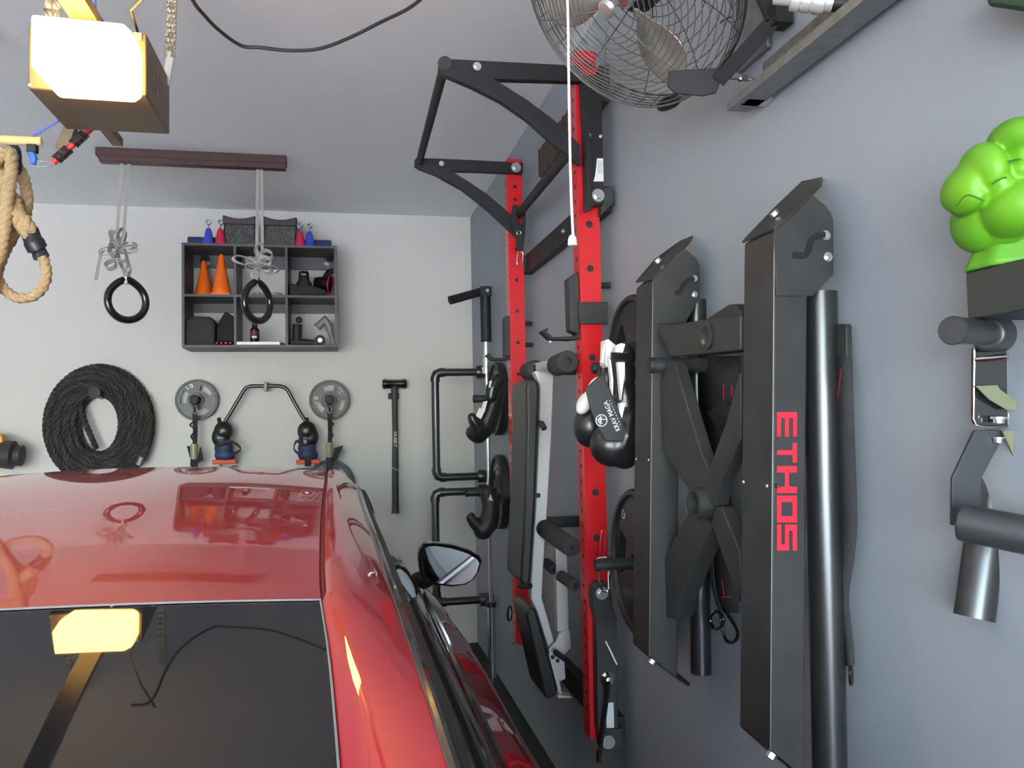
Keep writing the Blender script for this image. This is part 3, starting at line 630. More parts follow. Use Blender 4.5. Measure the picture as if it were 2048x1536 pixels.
# in-plane frame: ux along the pivot axis
e1_, e2_ = frame_of(nrm)
def pix(p):
    d = p-CAM; k = FPX/d.dot(Fw); return (1024+d.dot(Rt)*k, 768-d.dot(Up)*k)
best = min((math.hypot(pix(fc+(e1_*math.cos(a)+e2_*math.sin(a))*R)[0]-1330, pix(fc+(e1_*math.cos(a)+e2_*math.sin(a))*R)[1]-160), a) for a in [2*PI*k/360 for k in range(360)])[1]
ux = e1_*math.cos(best)+e2_*math.sin(best); uy = nrm.cross(ux)
piv = fc+ux*R
T = thing('wall_fan', 'large black wire-cage wall fan tilted down at the top of the right wall', 'fan', fc)
def fp(r, a, h): return fc + (ux*math.cos(a)+uy*math.sin(a))*r + nrm*h
def dome(r, sg):                                    # height profile of the two grills
    u = r/R; return sg*(H*.35 + H*.75*(1-u**3.2))
for nm, sg in (('front_grill',1),('rear_grill',-1)):
    b = B()
    nr = 16 if sg > 0 else 9
    for i in range(nr):
        r = R*(.20+.80*(i+1)/nr); h = dome(r, sg); b.tube([fp(r, 2*PI*k/64, h) for k in range(64)], (.0013 if sg > 0 else .0010) if i < nr-1 else .0026, 5, closed=True)
    for j in range(6 if sg > 0 else 10):
        a = 2*PI*(j+.5)/(6 if sg > 0 else 10); b.tube([fp(R*u, a, dome(R*u, sg)-.002*sg) for u in (.08,.3,.45,.6,.75,.9,1.0)], .0014, 5)
    b.build(nm, mat('grey_cage_wire',(.20,.20,.19),.35,metal=.7) if sg > 0 else mat('dark_cage_wire',(.05,.05,.052),.4,metal=.5), T, ang=180)
b = B()
for j in range(44):
    a = 2*PI*j/44; b.tube([fp(R, a, H*.35), fp(R*1.012, a, 0), fp(R, a, -H*.35)], .0011, 4)
for h in (-.6,-.2,.2,.6): b.tube([fp(R*1.008, 2*PI*k/64, h*H*.35) for k in range(64)], .0011, 5, closed=True)
b.build('side_cage', mat('dark_cage_wire',(.05,.05,.052),.4), T, ang=180)
b = B(); b.lathe([(0,.0),(.020,0),(.022,.004),(.016,.012),(0,.014)], fc+nrm*dome(R*.10,1), nrm, 32); b.build('front_badge', ZINC, T)
b = B(); b.lathe([(0,-.115),(.055,-.11),(.062,-.09),(.062,-.02),(.045,.0),(0,.002)], fc, nrm, 28); b.build('motor', BLK, T)
b = B(); b.lathe([(.03,.0),(.03,.03),(.022,.04),(0,.042)], fc, nrm, 24); b.build('hub', CHR, T)
for j in range(3):
    a0 = 2*PI*j/3+.25; rows = []
    for i in range(8):
        u = i/7; r = .035+(R*.86-.035)*u; half = .24+.30*math.sin(PI*min(1,u*.75+.12)); row = []
        for k in range(9):
            w = k/8*2-1; rr = r*(1-.10*(w*w)*(u**3)); row.append(fp(rr, a0+half*w*(1 if u < .5 else 1), .012+.030*w*(.5+.5*u)+.012*(1-w*w)))
        rows.append(row)
    b = B(); b.grid(rows); b.build('blade', mat('brushed_aluminium_blade',(.42,.41,.38),.25,metal=.85), T, solid=.0015, subd=1)
# yoke, strut and wall bracket
for a in (0, PI):
    b = B(); b.lathe([(0,.016),(.026,.016),(.030,.012),(.030,.002),(.02,0)], fp(R*1.0, a, 0), (ux if a == 0 else -ux), 24); b.build('pivot_knob', BLK, T)
yk = [fp(R+.038, a, -(.0+.11*abs(math.sin(a))**1)) for a in []]
b = B()
e0 = fp(R+.035,0,0); w0 = onx(1546,42,XW-.045); mid = CAM+ray(1440,160)*1.80
b.prism([CAM+ray(*q)*1.80 for q in ((1337,141),(1443,135),(1442,160),(1432,186),(1405,192),(1350,186),(1335,172))], Fw*.006); b.build('yoke_plate', BLK, T, bevel=.002)
b = B(); b.bar(CAM+ray(1436,162)*1.80, w0, .032, .008, up=(0,1,0)); b.bar(w0, onx(1505,-50,XW-.045), .032, .008, up=(0,1,0)); b.build('strut', BLK, T, bevel=.001)
e1 = fp(R+.035,PI,0); far = fc-nrm*.20
b = B(); b.bar(e1, far+(-ux)*.15, .02, .006, up=nrm); b.bar(far-ux*.15, V((XW-.03, far.y+.0, far.z+.05)), .02,.006, up=nrm); b.build('far_strut', BLK, T)
w1 = onx(1510,70,XW-.002); b = B(); b.bx(XW-.012, XW-.001, w1.y-.07, w1.y+.07, w1.z-.06, w1.z+.30); b.build('wall_plate', GALV, T, bevel=.002)
b = B(); b.bx(w0.x-.004, XW-.01, w0.y-.02, w0.y+.02, w0.z-.01, w0.z+.035); b.build('strut_foot', BLK, T)
b = B(); b.tube(catmull([CAM+ray(1440,-4)*1.95, CAM+ray(1452,-6)*1.95, CAM+ray(1467,28)*1.95, CAM+ray(1450,38)*1.95, CAM+ray(1440,46)*1.95], 4), .0022, 6); b.build('carry_handle', GUN, T)
# ---------------------------------------------------------------- door track
e = onx(1474,203,XW-.05); 
zt0 = onx(1600,112,XW-.05).z
T = thing('door_track', 'galvanized steel door track running along the top of the right wall', 'track', (XW-.04, e.y, zt0))
b = B(); y1_ = e.y; prof = [(XW-.075,0),(XW-.02,0),(XW-.02,.050),(XW-.024,.050),(XW-.024,.004),(XW-.071,.004),(XW-.071,.020),(XW-.075,.020)]
b.prism([(x, y1_, zt0-.012+z) for x, z in prof], (0,-(y1_-YD-.01),0)); b.build('track_channel', GALV, T)
b = B(); b.bx(XW-.018, XW-.001, YD, y1_-.06, zt0+.018, zt0+.075); b.build('track_angle', mat('dull_galvanized_steel',(.17,.18,.18),.5,metal=.6,noise=.2,nscale=60), T)
b = B(); p = onx(1522,175,XW-.02); b.bx(XW-.06, XW-.002, p.y-.018, p.y+.018, p.z-.01, zt0-.012); b.build('track_foot', ZINC, T)
b = B(); p = onx(1490,158,XW-.05); b.cyl(p+V((-.055,0,0)), p+V((.04,0,0)), .0035, n=8); b.cyl(p+V((-.012,0,0)), p+V((.004,0,0)), .009, n=6); b.build('track_bolt', CHR, T)
T = thing('door_roller', 'ribbed pale metal roller fitting above the track at the top edge', 'roller', CAM+ray(1620,0)*1.5)
b = B(); a_ = CAM+ray(1548,-6)*1.52; c_ = CAM+ray(1665,6)*1.50; d = (c_-a_); L_ = d.length; d.normalize(); R1 = .021
prof = [(0,0),(.013,0),(.013,L_*.28),(R1,L_*.30),(R1*1.05,L_*.44),(R1*.9,L_*.46),(R1*1.05,L_*.50),(R1*1.05,L_*.62),(R1*.9,L_*.64),(R1*1.05,L_*.68),(R1*1.05,L_*.86),(R1*.8,L_*.88),(R1*.8,L_),(0,L_)]
b.lathe(prof, a_, d, 28); b.build('roller_body', mat('pale_cast_metal',(.62,.62,.58),.3,metal=.4), T)
b = B(); b.cyl(c_, c_+d*.05, .015, n=16); b.build('roller_axle', BLK, T)
e_ = c_+d*.045; b = B(); b.bx(e_.x-.01, XW-.001, e_.y-.008, e_.y+.008, e_.z-.008, e_.z+.008); b.build('roller_bracket', ZINC, T)
# ---------------------------------------------------------------- red wall rack
def holed(b, o, u, v, w, h, zs, rad):
    """plane strip from o, width vector u*w, height v*h, with round holes at heights zs on its middle"""
    zs = sorted(zs); n = 12; u = V(u); v = V(v); o = V(o)
    cuts = [0]
    cells = []
    lo = 0
    for i, z in enumerate(zs):
        c0 = max(lo, z-rad*1.7); c1 = min(h, z+rad*1.7)
        if c0 > lo+1e-5: b.face([o+v*lo, o+u*w+v*lo, o+u*w+v*c0, o+v*c0])
        hh = (c1-c0)/2; m_ = o+u*w/2+v*(c0+hh); hw = w/2
        angs = sorted(set([round(k*2*PI/n,5) for k in range(n)] + [round(math.atan2(q*hh,p*hw)%(2*PI),5) for p in (1,-1) for q in (1,-1)]))
        I = []; O = []
        for a in angs:
            c, s = math.cos(a), math.sin(a); t = min(hw/max(1e-9,abs(c)), hh/max(1e-9,abs(s)))
            I.append(m_+u*c*rad+v*s*rad); O.append(m_+u*c*t+v*s*t)
        for k in range(len(angs)):
            j = (k+1)%len(angs); b.face([I[k],I[j],O[j],O[k]])
        lo = c1
    if lo < h-1e-5: b.face([o+v*lo, o+u*w+v*lo, o+u*w+v*h, o+v*h])
Y2, Y1 = 2.67, 3.86
XA, XB = ony(1162,640,Y2).x, ony(1204,640,Y2).x
ZT, ZB_ = ony(1030,318,Y1).z, ony(1180,1478,Y2).z
def post(T, y, zy, rad_y):
    w = XB-XA; h = ZT-ZB_; zy = [z-ZB_ for z in zy if ZB_+.03 < z < ZT-.02]
    zx = [.04+.0508*k for k in range(int((h-.06)/.0508))]
    b = B()
    holed(b, (XA,y,ZB_), (1,0,0), (0,0,1), w, h, zy, rad_y); holed(b, (XA,y+w,ZB_), (1,0,0), (0,0,1), w, h, zy, rad_y)
    holed(b, (XA,y,ZB_), (0,1,0), (0,0,1), w, h, zx, .008); holed(b, (XB,y,ZB_), (0,1,0), (0,0,1), w, h, zx, .008)
    b.face([(XA,y,ZT),(XB,y,ZT),(XB,y+w,ZT),(XA,y+w,ZT)])
    o = b.build('upright', REDR, T, bevel=0, ang=1)
    b = B(); b.bx(XA+.006, XB-.006, y+.006, y+w-.006, ZB_+.004, ZT-.01); b.build('hole_shade_core', RUB, o); return o  # solid dark core added so the holes look shaded inside
T = RK = thing('wall_rack', 'red steel folding squat rack with two uprights bolted along the right wall', 'rack', (XA, (Y1+Y2)/2, ZB_))
z0_ = ony(1182,537,Y2).z; post(T, Y2, [z0_+.1525*k for k in range(-9,8)], .0125)
z0_ = ony(1036,560,Y1).z; post(T, Y1, [z0_+.1525*k for k in range(-9,7)]+[ony(1032,399,Y1).z], .009)
def poly(T, name, m, pix, y, w, bevel=.002, **k):
    b = B(); b.prism([ony(px,py,y) for px,py in pix], (0,w,0)); return b.build(name, m, T, bevel=bevel, **k)
def bolt(T, px, py, y, r, name='bolt', m=ZINC, h=.012, ax=(0,-1,0)):
    p = ony(px,py,y); b = B(); b.lathe([(0,0),(r,0),(r,h*.3),(r*.6,h*.3)], p, ax, 24); b.lathe([(r*.62,h*.3),(r*.62,h),(0,h)], p, ax, 6); return b.build(name, m, T)
# pull-up frame: two side plates, bar and cross tube
ya = Y2-.034
poly(T, 'pull_up_arm', BLK, [(879,120),(886,117),(966,121),(1160,131),(1162,163),(1138,162),(989,158),(1054,199),(1106,238),(1160,288),(1162,330),(1135,308),(1106,285),(1054,238),(1002,202),(945,173),(898,153),(884,148),(877,136)], ya, .030)
yb1 = Y1-.034
poly(T, 'pull_up_arm', BLK, [(830,321),(838,316),(876,317),(924,319),(1046,325),(1046,347),(950,343),(903,342),(945,368),(976,389),(1018,425),(1046,452),(1046,487),(1023,465),(976,420),(924,379),(872,350),(838,337),(829,331)], yb1, .030)
A = ony(889,131,ya+.015); C = ony(838,327,yb1+.015)
b = B(); b.cyl(A+V((0,-.012,0)), C+V((0,.03,0)), .0165, n=20); b.build('pull_up_bar', BLK, T)
b = B(); b.cyl(A+V((0,-.020,0)), A+V((0,-.008,0)), .024, n=24); b.build('bar_end', BLK2, T, bevel=.002)
b = B(); b.cyl(C+V((0,-.020,0)), C+V((0,-.008,0)), .024, n=24); b.build('bar_end', BLK2, T, bevel=.002)
b = B(); b.cyl(ony(1140,302,ya+.015), ony(1036,430,yb1+.015), .019, n=18); b.build('cross_tube', BLK, T)
bolt(T, 954, 133, ya, .014); bolt(T, 883, 327, yb1, .012); bolt(T, 1032, 335, yb1, .024, h=.018)
# wall stringers
for (pa, pc, nm) in (((1090,503),(1090,503),'upper'),((1150,1362),(1150,1362),'lower')):
    p = onx(*pa, XW-.02); h = .045
    b = B(); b.bx(XW-.04, XW-.001, Y2+.02, Y1+.06, p.z-h, p.z+h); b.build('wall_stringer', BLK, T, bevel=.002)
    for yy in ((3.18,) if nm == 'upper' else (2.85,)):
        b = B(); b.lathe([(0,0),(.011,0),(.011,.004),(.007,.004),(.007,.010),(0,.010)], (XW-.040, yy, p.z), (-1,0,0), 12); b.build('stringer_bolt', ZINC, T)
for yy in (Y2, Y1):
    for z in (onx(1090,503,XW-.02).z, onx(1150,1362,XW-.02).z):
        b = B(); b.bx(XB, XW-.035, yy+.005, yy+.07, z-.04, z+.04); b.build('standoff', BLK, T)
# folding brackets in front of the near upright
yk = Y2-.050
def plate_at(name, m, pix, y, w, **k): return poly(T, name, m, pix, y, w, **k)
plate_at('hinge_arm', BLK2, [(1193,1236),(1234,1236),(1236,1460),(1196,1462)], yk, .045)
plate_at('hinge_plate', BLK2, [(1186,1180),(1193,1166),(1216,1166),(1223,1182),(1226,1212),(1234,1238),(1193,1238),(1187,1212)], yk-.008, .05)
plate_at('hinge_foot', BLK2, [(1200,1458),(1246,1458),(1247,1500),(1232,1502),(1204,1500)], yk-.01, .055)
bolt(T, 1204, 1186, yk-.008, .021); bolt(T, 1217, 1484, yk-.01, .022)
b = B(); b.cyl(ony(1211,1282,yk+.005), ony(1234,1330,yk-.03), .0055, n=12); b.build('hitch_pin', ZINC, T)
b = B(); p = ony(1214,1357,yk); b.lathe([(0,0),(.023,0),(.024,.006),(.016,.012),(.013,.03),(0,.034)], p, (0,-1,0), 10); b.build('lever_hub', CHR, T, ang=20)
b = B(); b.tube([ony(1216,1362,yk-.03), ony(1213,1400,yk-.02), ony(1200,1510,yk-.02)], [.009,.0075,.006], 10); b.build('lever', RINGM, T)
b = B(); b.cyl(ony(1198,1500,yk-.022), ony(1197,1523,yk-.022), .0075, .008, 12); b.build('lever_tip', RINGM, T)
b = B(); p0, p1_ = ony(1212,1406,yk), ony(1228,1455,yk); b.bx(p0.x, p1_.x, yk-.0015, yk-.0003, p1_.z, p0.z); b.build('paper_label', PAPER, T)
plate_at('hinge_arm', BLK, [(1164,150),(1203,150),(1206,300),(1207,370),(1208,408),(1174,410),(1171,300)], yk, .045)
plate_at('hinge_bracket', BLK2, [(1205,375),(1226,374),(1227,406),(1203,430),(1203,410)], yk+.005, .045)
plate_at('latch', BLK, [(1173,268),(1180,268),(1186,330),(1183,400),(1190,408),(1180,420),(1171,425),(1168,416),(1174,395),(1175,340)], yk-.014, .012)
bolt(T, 1196, 391, yk, .022); bolt(T, 1178, 272, yk, .006); bolt(T, 1201, 273, yk, .006)
b = B(); p0 = ony(1172,310,Y2); b.torus(p0+V((0,-.008,0)), .016, .003, (0,1,0), 24, 6, arc=(0,PI)); b.build('ring_clip', ZINC, T)
L = [ony(*q, yk-.0002) for q in ((1194,317),(1206,317),(1207,363),(1187,363),(1190,352),(1191,345))]
b = B(); b.prism(L, (0,-.0012,0)); b.build('paper_label', PAPER, T)
b = B()
for i in range(5):
    p = ony(1196+i*2.1, 334, yk-.0018); b.bx(p.x-.0006, p.x+.0004, yk-.0024, yk-.0015, p.z-.022, p.z+.022)
tag(b.build('label_print', mat('grey_print',(.25,.25,.25),.7), T), kind='stuff')
# J-cups
def jcup(lab, y, band, pad, hook, pins):
    J = thing('j_cup', lab, 'bar hook', ony(pad[0][0], pad[2][1], y), 'bar hooks on the red rack')
    b = B(); b.prism([ony(*q, y+.012) for q in pad], (0,.06,0)); b.build('pad', BLK2, J, bevel=.003)
    b = B(); b.prism([ony(*q, y+.022) for q in hook], (0,.05,0)); b.build('hook', BLK, J, bevel=.001)
    if band:
        b = B(); b.prism([ony(*q, y-.016) for q in band], (0,.015,0)); b.build('band', BLK2, J, bevel=.002)
    for px, py in pins:
        p = ony(px,py,y+.02); b = B(); b.cyl(p+V((-.03,0,0)), p+V((.014,0,0)), .011, n=16); b.build('pin', BLK, J)
jcup('larger bar hook strapped round the near red upright', Y2, [(1157,604),(1216,603),(1216,648),(1160,648)], [(1137,556),(1148,548),(1158,548),(1160,660),(1157,668),(1141,661)], [(1083,662),(1094,656),(1098,658),(1093,664),(1106,674),(1150,672),(1158,660),(1160,670),(1158,678),(1144,680),(1110,679),(1100,678)], [(1212,571)])
jcup('smaller bar hook on the far red upright', Y1, None, [(1009,636),(1013,631),(1021,631),(1022,712),(1010,712)], [(972,711),(978,706),(988,716),(1012,716),(1022,708),(1022,716),(1014,721),(986,721)], [(1058,647),(1060,690)])
# strap with carabiner on the far upright
J = thing('webbing_strap', 'black strap loop with a small carabiner hanging on the far red upright', 'strap', ony(1040,530,Y1-.06))
b = B(); y_ = Y1-.062; b.ribbon(catmull([ony(1032,410,y_), ony(1028,440,y_), ony(1036,470,y_), ony(1040,502,y_)], 5), (.030,.004,0), .006); b.ribbon(catmull([ony(1046,415,y_+.01), ony(1048,450,y_+.01), ony(1042,500,y_+.01)], 5), (.018,.004,0), .004); b.build('webbing', WRAP, J)
b = B(); b.torus(ony(1038,466,y_-.012), .010, .0035, (0,1,0), 18, 6); b.build('ring', CHR, J)
def carab(T, pix, y, r, m=CHR, name='carabiner'):
    b = B(); b.tube(catmull([ony(*q, y) for q in pix]+[ony(*pix[0], y)], 5)[:-1], r, 8, closed=True); return b.build(name, m, T)
carab(J, [(1040,501),(1046,507),(1045,524),(1040,529),(1034,526),(1036,507)], y_, .0028)
# brown ribbed board high on the wall
p = onx(1080,325,XW-.02); pe = onx(1136,248,XW-.02)
za, zb_ = onx(1079,299,XW-.03).z, onx(1086,347,XW-.03).z
b = B(); n = 16; ye = onx(1079,325,XW-.03).y; pts = []
b.bx(XW-.03, XW-.001, Y2+.02, ye, zb_, za)
for k in range(14):
    y_ = Y2+.03+(ye-Y2-.04)*k/13; b.bx(XW-.036, XW-.029, y_-.008, y_+.008, zb_+.002, za-.002)
tag(b.build('ribbed_board', COIR), 'brown ribbed board fixed to the wall near the ceiling behind the pull-up arms', 'board')

# ---------------------------------------------------------------- folded bench on the wall
yb0 = 3.02
T = thing('weight_bench', 'folded bench with silver frame and black vinyl pads hung between the red uprights', 'bench', ony(1100,1390,yb0))
def bp(name, m, pix, d, w, **k): return poly(T, name, m, pix, yb0+d, w, **k)
bp('back_pad', VINYL, [(1056,759),(1070,757),(1077,764),(1079,780),(1076,850),(1071,1000),(1065,1100),(1061,1162),(1055,1172),(1043,1168),(1041,1158),(1044,1100),(1049,1000),(1053,850),(1052,775)], 0, .27, bevel=.010)
bp('seat_pad', VINYL, [(1054,1222),(1066,1213),(1073,1222),(1116,1378),(1113,1392),(1096,1400),(1088,1392),(1052,1234)], 0, .24, bevel=.010)
bp('main_rail', SILV, [(1068,743),(1090,738),(1108,736),(1103,878),(1096,1000),(1089,1100),(1084,1194),(1109,1284),(1115,1300),(1100,1308),(1074,1223),(1063,1200),(1062,1172),(1066,1100),(1072,1000),(1078,850),(1080,770)], .10, .05, bevel=.004)
bp('seat_bracket', SILV, [(1098,1298),(1111,1285),(1118,1268),(1136,1260),(1140,1263),(1142,1296),(1128,1310),(1131,1358),(1120,1363),(1118,1358),(1124,1390),(1118,1390),(1103,1330),(1098,1312)], .065, .012)
bp('lower_rail', SILV, [(1111,1096),(1134,1111),(1136,1180),(1138,1262),(1115,1264),(1113,1180)], .08, .045)
bp('foot_tab', SILV, [(1116,1390),(1143,1393),(1143,1396),(1116,1396)], .05, .05, bevel=0)
def foam(a, c, r, name='foam_roller_pad', rr=.009):
    b = B(); d = (c-a).normalized(); L_ = (c-a).length; b.lathe([(rr,0),(r*.92,0),(r,r*.15),(r,L_-r*.15),(r*.92,L_),(rr,L_),(rr,L_-.02),(0,L_-.02)], a, d, 32); return b.build(name, FOAM, T)
foam(CAM+ray(1088,1056)*3.20, CAM+ray(1143,1094)*2.86, .034); foam(CAM+ray(1122,1152)*3.03, CAM+ray(1150,1171)*2.88, .021); foam(CAM+ray(1092,1126)*3.26, CAM+ray(1108,1139)*3.17, .021)
a_ = CAM+ray(1114,731)*3.00; c_ = CAM+ray(1136,723)*2.82; foam(a_, c_, .039, rr=.014)
foam(CAM+ray(1056,743)*3.42, CAM+ray(1072,738)*3.28, .037)
b = B(); b.cyl(CAM+ray(1066,738)*3.35, CAM+ray(1116,728)*2.97, .021, n=20); b.build('cross_tube', SILV, T)
b = B(); p = ony(1100,718,yb0); b.bar(p, p+V((0,0,.06)), .012, .004); b.lathe([(0,0),(.008,0),(.008,.012),(0,.014)], p+V((.004,0,.062)), (0,0,1), 12); b.build('pop_pin', ZINC, T)
b = B(); b.cyl(ony(1082,845,yb0-.03), ony(1089,858,yb0-.05), .011, n=14); b.cyl(ony(1078,843,yb0+.08), ony(1083,846,yb0-.03), .006, n=10); b.build('adjust_knob', RUB, T, bevel=.002)
b = B(); b.cyl(ony(1110,1304,yb0+.03), ony(1130,1318,yb0-.02), .011, n=14); b.build('lock_handle', RUB, T, bevel=.002)
for px, py in ((1105,1314),(1115,1321)):
    b = B(); b.lathe([(0,0),(.008,0),(.008,.004),(0,.005)], ony(px,py,yb0+.065), (0,-1,0), 14); b.build('plate_bolt', RUB, T)
b = B(); b.lathe([(0,0),(.010,0),(.010,.003),(0,.004)], ony(1070,991,yb0+.10)+V((.012,0,0)), (0,-1,0), 16); b.build('rail_plug', RUB, T)
b = B(); b.cyl(ony(1040,1172,yb0+.05), ony(1061,1172,yb0+.0), .011, n=14); b.build('rail_stub', RUB, T)
# hook arms that carry the bench
p = ony(1086,1120,yb0+.12)
for x_, z_, lab in ((ony(1095,1000,3.12).x-.004, 1.17,'lower black wall hook behind the silver bench frame'),(p.x-.02,1.77,'upper black wall hook behind the silver bench frame')):
    b = B(); b.bx(x_, XW-.001, 3.125, 3.165, z_-.02, z_+.02); tag(b.build('bench_hook', BLK), lab, 'hook', 'hooks behind the bench')
# red ring-handled band hung behind the seat pad
T = thing('resistance_handle', 'black ring handle on a red strap hanging behind the bench seat pad', 'handle', onx(1045,1300,XW-.06))
b = B(); b.torus(onx(1020,1227,XW-.06), .037, .0055, (1,-.6,0), 28, 8); b.build('ring_handle', RINGM, T)
b = B(); b.prism([onx(*q, XW-.05) for q in ((1034,1172),(1056,1178),(1058,1205),(1036,1196))], (.02,0,0)); b.prism([onx(*q, XW-.05) for q in ((1038,1270),(1046,1272),(1050,1292),(1040,1290))], (.02,0,0)); b.build('red_strap', mat('red_webbing',(.35,.01,.02),.7), T)
b = B(); b.tube([onx(1030,1175,XW-.05), onx(1032,1230,XW-.05), onx(1026,1284,XW-.05)], .006, 8); b.ell(onx(1025,1284,XW-.055), .008); b.build('metal_clip', CHR, T)

# ---------------------------------------------------------------- barbell with grip, pipe handles
yp = 4.96
T = thing('barbell', 'upright chrome barbell standing in the corner with a black grip arm on top', 'barbell', ony(985,1362,yp))
fl = ony(985,1362,yp); xb = fl.x; ph = ony(967,600,yp)
xt = ph.x; xb = min(xb, XW-.03)
def bb(py):                                          # point of the bar at photo row py
    z = ony(976,py,yp).z; u = z/ony(970,640,yp).z; return V((xb+(xt+.012-xb)*u, yp, z))
b = B(); b.cyl(V((xb,yp,.0075)), bb(1212), .025, n=24); b.build('sleeve', CHR, T)
b = B(); b.cyl(bb(1214), bb(1204), .032, n=24); b.build('collar', GUN, T, bevel=.003)
b = B(); b.cyl(bb(1208), bb(742), .0125, n=18); b.build('shaft', CHR, T)
b = B(); b.cyl(bb(748), bb(735), .032, n=24); b.cyl(bb(735), bb(680), .025, n=24); b.build('top_sleeve', CHR, T, bevel=.002)
b = B(); b.cyl(bb(684), bb(592), .0325, n=24); b.build('grip_sleeve', BLK, T, bevel=.003)
p = bb(584); b = B(); b.box(p, (.07,.065,.065)); b.build('elbow_block', BLK, T, bevel=.008)
b = B(); b.lathe([(0,0),(.012,0),(.009,.008),(0,.009)], p+V((.008,-.033,.005)), (0,-1,0), 16); b.build('elbow_bolt', ZINC, T)
e = ony(899,601,yp-.05); b = B(); b.cyl(p+V((-.03,0,0)), e, .026, n=24); b.build('side_grip', BLK, T, bevel=.003)
yh = 5.17
for (pa, pb_, pc, lab) in (((870,745),(880,955),952,'upper black pipe handle sticking out beside the corner'),((870,985),(886,1204),962,'lower black pipe handle partly hidden by the car mirror')):
    a = ony(*pa,yh); c = ony(*pb_,yh); T = thing('pipe_handle', lab, 'pipe', (XW,yh,(a.z+c.z)/2), 'black pipe handles by the corner')
    rr = .0245; f = .04
    w1_ = V((XW-.03,yh,a.z)); w2_ = V((XW-.03,yh,c.z)); c.x = a.x
    b = B(); b.tube([w1_, a+V((f,0,0)), a+V((f*.3,0,-f*.3)), a+V((0,0,-f)), c+V((0,0,f)), c+V((f*.3,0,f*.3)), c+V((f,0,0)), w2_], rr, 16); b.build('pipe_run', GUN, T)
    for cn, sg in ((a,-1),(c,1)):
        b = B(); b.tube([cn+V((f*1.5,0,0)), cn+V((f*.9,0,0)), cn+V((f*.25,0,sg*f*.25)), cn+V((0,0,sg*f*.9)), cn+V((0,0,sg*f*1.5))], rr*1.22, 16); b.build('elbow_fitting', GUN, T)
        b = B(); b.lathe([(0,0),(.034,.0),(.034,.03),(.040,.032),(.042,.045),(.042,.075),(.038,.085),(0,.09)], V((XW-.001,yh,cn.z)), (-1,0,0), 24); b.build('wall_flange', GUN, T)
# far plates with glove pairs on pegs
def wall_peg(y, z, L_, lab, r=.020, m=GUN2):
    T = thing('storage_peg', lab, 'peg', (XW,y,z)); b = B(); b.cyl((XW-.001,y,z),(XW-L_,y,z), r, n=24); b.build('peg_bar', m, T)
    b = B(); b.lathe([(0,0),(r*1.05,0),(r*1.08,.004),(r*.95,.012),(0,.014)], (XW-L_,y,z), (-1,0,0), 24); b.build('end_cap', RUB, T); return T
def wplate(y, z, xc_, R, lab, txt=None, rot=0):
    T = thing('weight_plate', lab, 'weight plate', (XW-.05,y,z-R), 'big plates on the right wall pegs')
    plate(T, (xc_,y,z), (-1,0,0), R, .05, mat('black_bumper_plate',(.020,.020,.021),.45), rot, 3, txt)
zf1 = onx(1010,794,XW-.05).z; zf2 = onx(1003,988,XW-.05).z; yfp = 4.72
wplate(yfp, zf1, XW-.03, .215, 'upper far black plate behind the boxing gloves near the barbell', [("GOLD'S",70,.15,.035,0)])
wplate(yfp, zf2, XW-.03, .215, 'lower far black plate behind the matte boxing gloves near the barbell', [("GOLD'S",100,.15,.035,0),('GYM',100,.11,.035,0)])
wall_peg(yfp, zf1, XW-ony(950,775,yfp).x, 'far upper storage peg holding the glossy boxing gloves', .022); wall_peg(yfp, zf2, .22, 'far lower storage peg holding the matte boxing gloves', .022)
def blobs(y, L_, b=None):
    b = b or B()
    for (px,py,rx,ry,rot,dd,rd) in L_:
        c = ony(px,py,y+dd); k = mpp(c); b.ell(c, (rx*k, rd, ry*k), Matrix.Rotation(math.radians(rot),3,'Y'), 24)
    return b
def chain(y, L_, b=None, n=9):
    """smooth tapered mass along photo points (px,py,radius_px,depth)"""
    b = b or B()
    for A_, C_ in zip(L_, L_[1:]):
        for i in range(n+1):
            u = i/n; q = [A_[k]+(C_[k]-A_[k])*u for k in range(4)]; c = ony(q[0],q[1],y+q[3]); b.ell(c, q[2]*mpp(c), n=14)
    return b
yg = 4.36
T = thing('boxing_gloves', 'glossy black boxing gloves with torn white wrist panel hung high beside the barbell', 'boxing gloves', ony(955,890,yg), 'boxing gloves on the far pegs')
b = chain(yg, [(1000,770,15,.0),(985,815,19,0),(972,850,22,0),(956,868,20,0),(945,865,15,0)]); chain(yg, [(960,862,16,-.02),(948,842,12,-.04),(944,834,10,-.045)], b); b.build('fist', LEATH, T, remesh=.009, smooth=8)
b = chain(yg, [(998,758,13,-.03),(985,775,14,-.03),(982,795,13,-.03)]); b.build('cuff', LEATH, T, remesh=.009, smooth=5)
b = B(); b.prism([ony(*q,yg-.062) for q in ((968,803),(975,802),(970,822),(962,838),(952,832),(960,815),(963,820))], (0,.03,0)); b.prism([ony(*q,yg-.09) for q in ((980,762),(984,761),(981,775),(978,775))], (0,.02,0)); b.build('white_panel', WHITE, T)
T = thing('boxing_gloves', 'matte black boxing gloves with small triangle mark hung low beside the barbell', 'boxing gloves', ony(965,1080,yg), 'boxing gloves on the far pegs')
b = chain(yg, [(975,985,16,0),(982,1015,18,0),(978,1045,20,0),(966,1060,20,0)]); chain(yg, [(962,1056,16,0),(948,1045,12,-.02),(939,1036,8,-.03),(943,1030,7,-.03),(950,1040,5,-.03)], b); b.build('fist', mat('matte_black_leather',(.014,.014,.015),.5,bump=.2,bscale=90), T, remesh=.009, smooth=8)
b = B(); p = [ony(*q,yg-.105) for q in ((981,988),(986,1002),(977,1000))]; b.prism(p, (0,.004,0)); b.build('triangle_mark', LITE, T)

